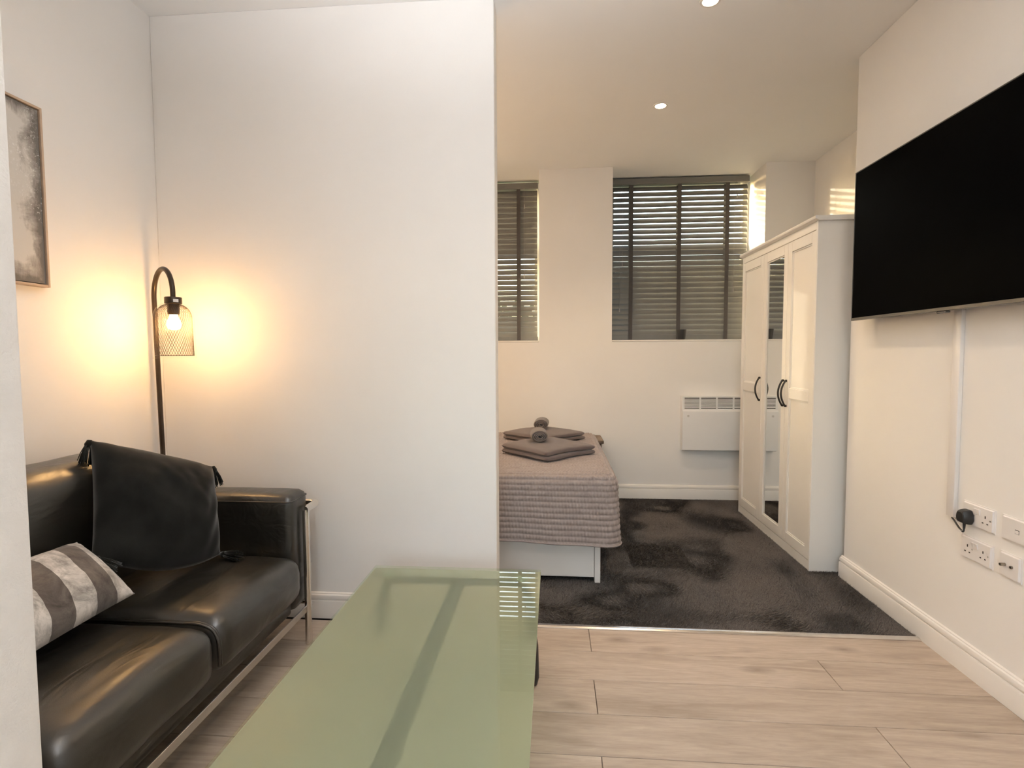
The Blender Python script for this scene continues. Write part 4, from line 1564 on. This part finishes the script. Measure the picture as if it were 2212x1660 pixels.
bm = bmesh.new()
NW = 44
for sgn in (-1, 1):
    for k in range(NW):
        pp = []
        for i in range(29):
            t = i / 28
            r, z = bell(t, R0, ZB, ZS, ZT, 0.020)
            a = 2 * math.pi * k / NW + sgn * 1.45 * t
            pp.append((hc[0] + r * math.cos(a), hc[1] + r * math.sin(a), z))
        tube(bm, pp, 0.00055, 3, cap=False)
r, z = bell(0, R0, ZB, ZS, ZT, 0.02)
tube(bm, [(hc[0] + r * math.cos(2 * math.pi * i / 48), hc[1] + r * math.sin(2 * math.pi * i / 48), z) for i in range(48)], 0.0016, 6, closed=True)
obj('mesh_shade', bm, M_LAMPM, lamp, 180)
# glass cloche
bm = bmesh.new()
prof = []
for i in range(25):
    r, z = bell(i / 24, R0 + 0.0085, ZB - 0.010, ZS, ZT + 0.003, 0.026)
    prof.append((r, z))
lathe(bm, prof, 48, hc)
r, z = prof[0]
tube(bm, [(hc[0] + r * math.cos(2 * math.pi * i / 48), hc[1] + r * math.sin(2 * math.pi * i / 48), z) for i in range(48)], 0.0012, 6, closed=True)
obj('glass_cloche', bm, M_CLOCHE, lamp, 180)
bm = bmesh.new()
lathe(bm, [(0.0, 1.411), (0.0215, 1.411), (0.0215, 1.372), (0.019, 1.366), (0.0, 1.366)], 24, hc)
obj('bulb_holder', bm, M_LAMPM, lamp, 40)
bm = bmesh.new()
lathe(bm, [(0.0, 1.304), (0.010, 1.305), (0.019, 1.310), (0.0245, 1.319), (0.0255, 1.328), (0.022, 1.342), (0.0165, 1.354), (0.013, 1.3655), (0.0, 1.3655)], 28, hc)
obj('bulb', bm, M_BULB, lamp, 180)

# ------------------------------------------------------------------ coffee table
TX0, TX1, TY0, TY1, TZ = -0.676, -0.047, 0.80, 1.948, 0.400
tab = thing('coffee_table', 'frosted green glass coffee table on a black metal frame', 'table', ((TX0 + TX1) / 2, (TY0 + TY1) / 2, 0))
to = Vector(((TX0 + TX1) / 2, (TY0 + TY1) / 2, 0))
bm = bmesh.new()
hx, hy = (TX1 - TX0) / 2, (TY1 - TY0) / 2
box(bm, (-hx, -hy, TZ - 0.010), (hx, hy, TZ), 0.0015, 2)
for f in bm.faces:
    f.material_index = 1 if f.normal.z < -0.9 else 0
bm.normal_update()
for f in bm.faces:
    f.material_index = 1 if f.normal.z < -0.9 else 0
obj('glass_top', bm, [M_TABTOP, M_FROST], tab)
cxs = ((TX0 + TX1) / 2)
bxs = -0.343 - to.x
zb_ = 0.352
nbox('centre_bar', (bxs - 0.024, TY0 + 0.10 - to.y, zb_ - 0.014), (bxs + 0.024, TY1 - 0.075 - to.y, zb_ + 0.018), M_BLACKM, tab, 0.004, 1)
for ye in (TY1 - 0.062, TY0 + 0.062):
    nbox('cross_bar', (TX0 + 0.055 - to.x, ye - 0.017 - to.y, zb_ - 0.014), (TX1 - 0.055 - to.x, ye + 0.017 - to.y, zb_ + 0.018), M_BLACKM, tab, 0.004, 1)
    for xe, sgn in ((TX0 + 0.075, -1), (TX1 - 0.066, 1)):
        bm = bmesh.new()
        top = Vector((xe, ye, zb_ + 0.010)) - to
        pts = [top, top + Vector((sgn * 0.020, 0, -0.10)), top + Vector((sgn * 0.036, -0.004, -0.22)), top + Vector((sgn * 0.040, -0.008, -0.33)), top + Vector((sgn * 0.036, -0.008, -0.355)), top + Vector((sgn * 0.034, -0.008, -(zb_ + 0.010)))]
        tube(bm, pts, [0.016, 0.020, 0.022, 0.021, 0.018, 0.010], 14)
        lg = obj('leg', bm, M_BLACKP, tab, 60)
        bm = bmesh.new()
        lathe(bm, [(0.0, zb_ + 0.010), (0.016, zb_ + 0.010), (0.018, TZ - 0.014), (0.026, TZ - 0.013), (0.026, TZ - 0.0102), (0.0, TZ - 0.0102)], 28, (xe - to.x, ye - to.y, 0))
        obj('stud', bm, M_CHROME, lg, 40)
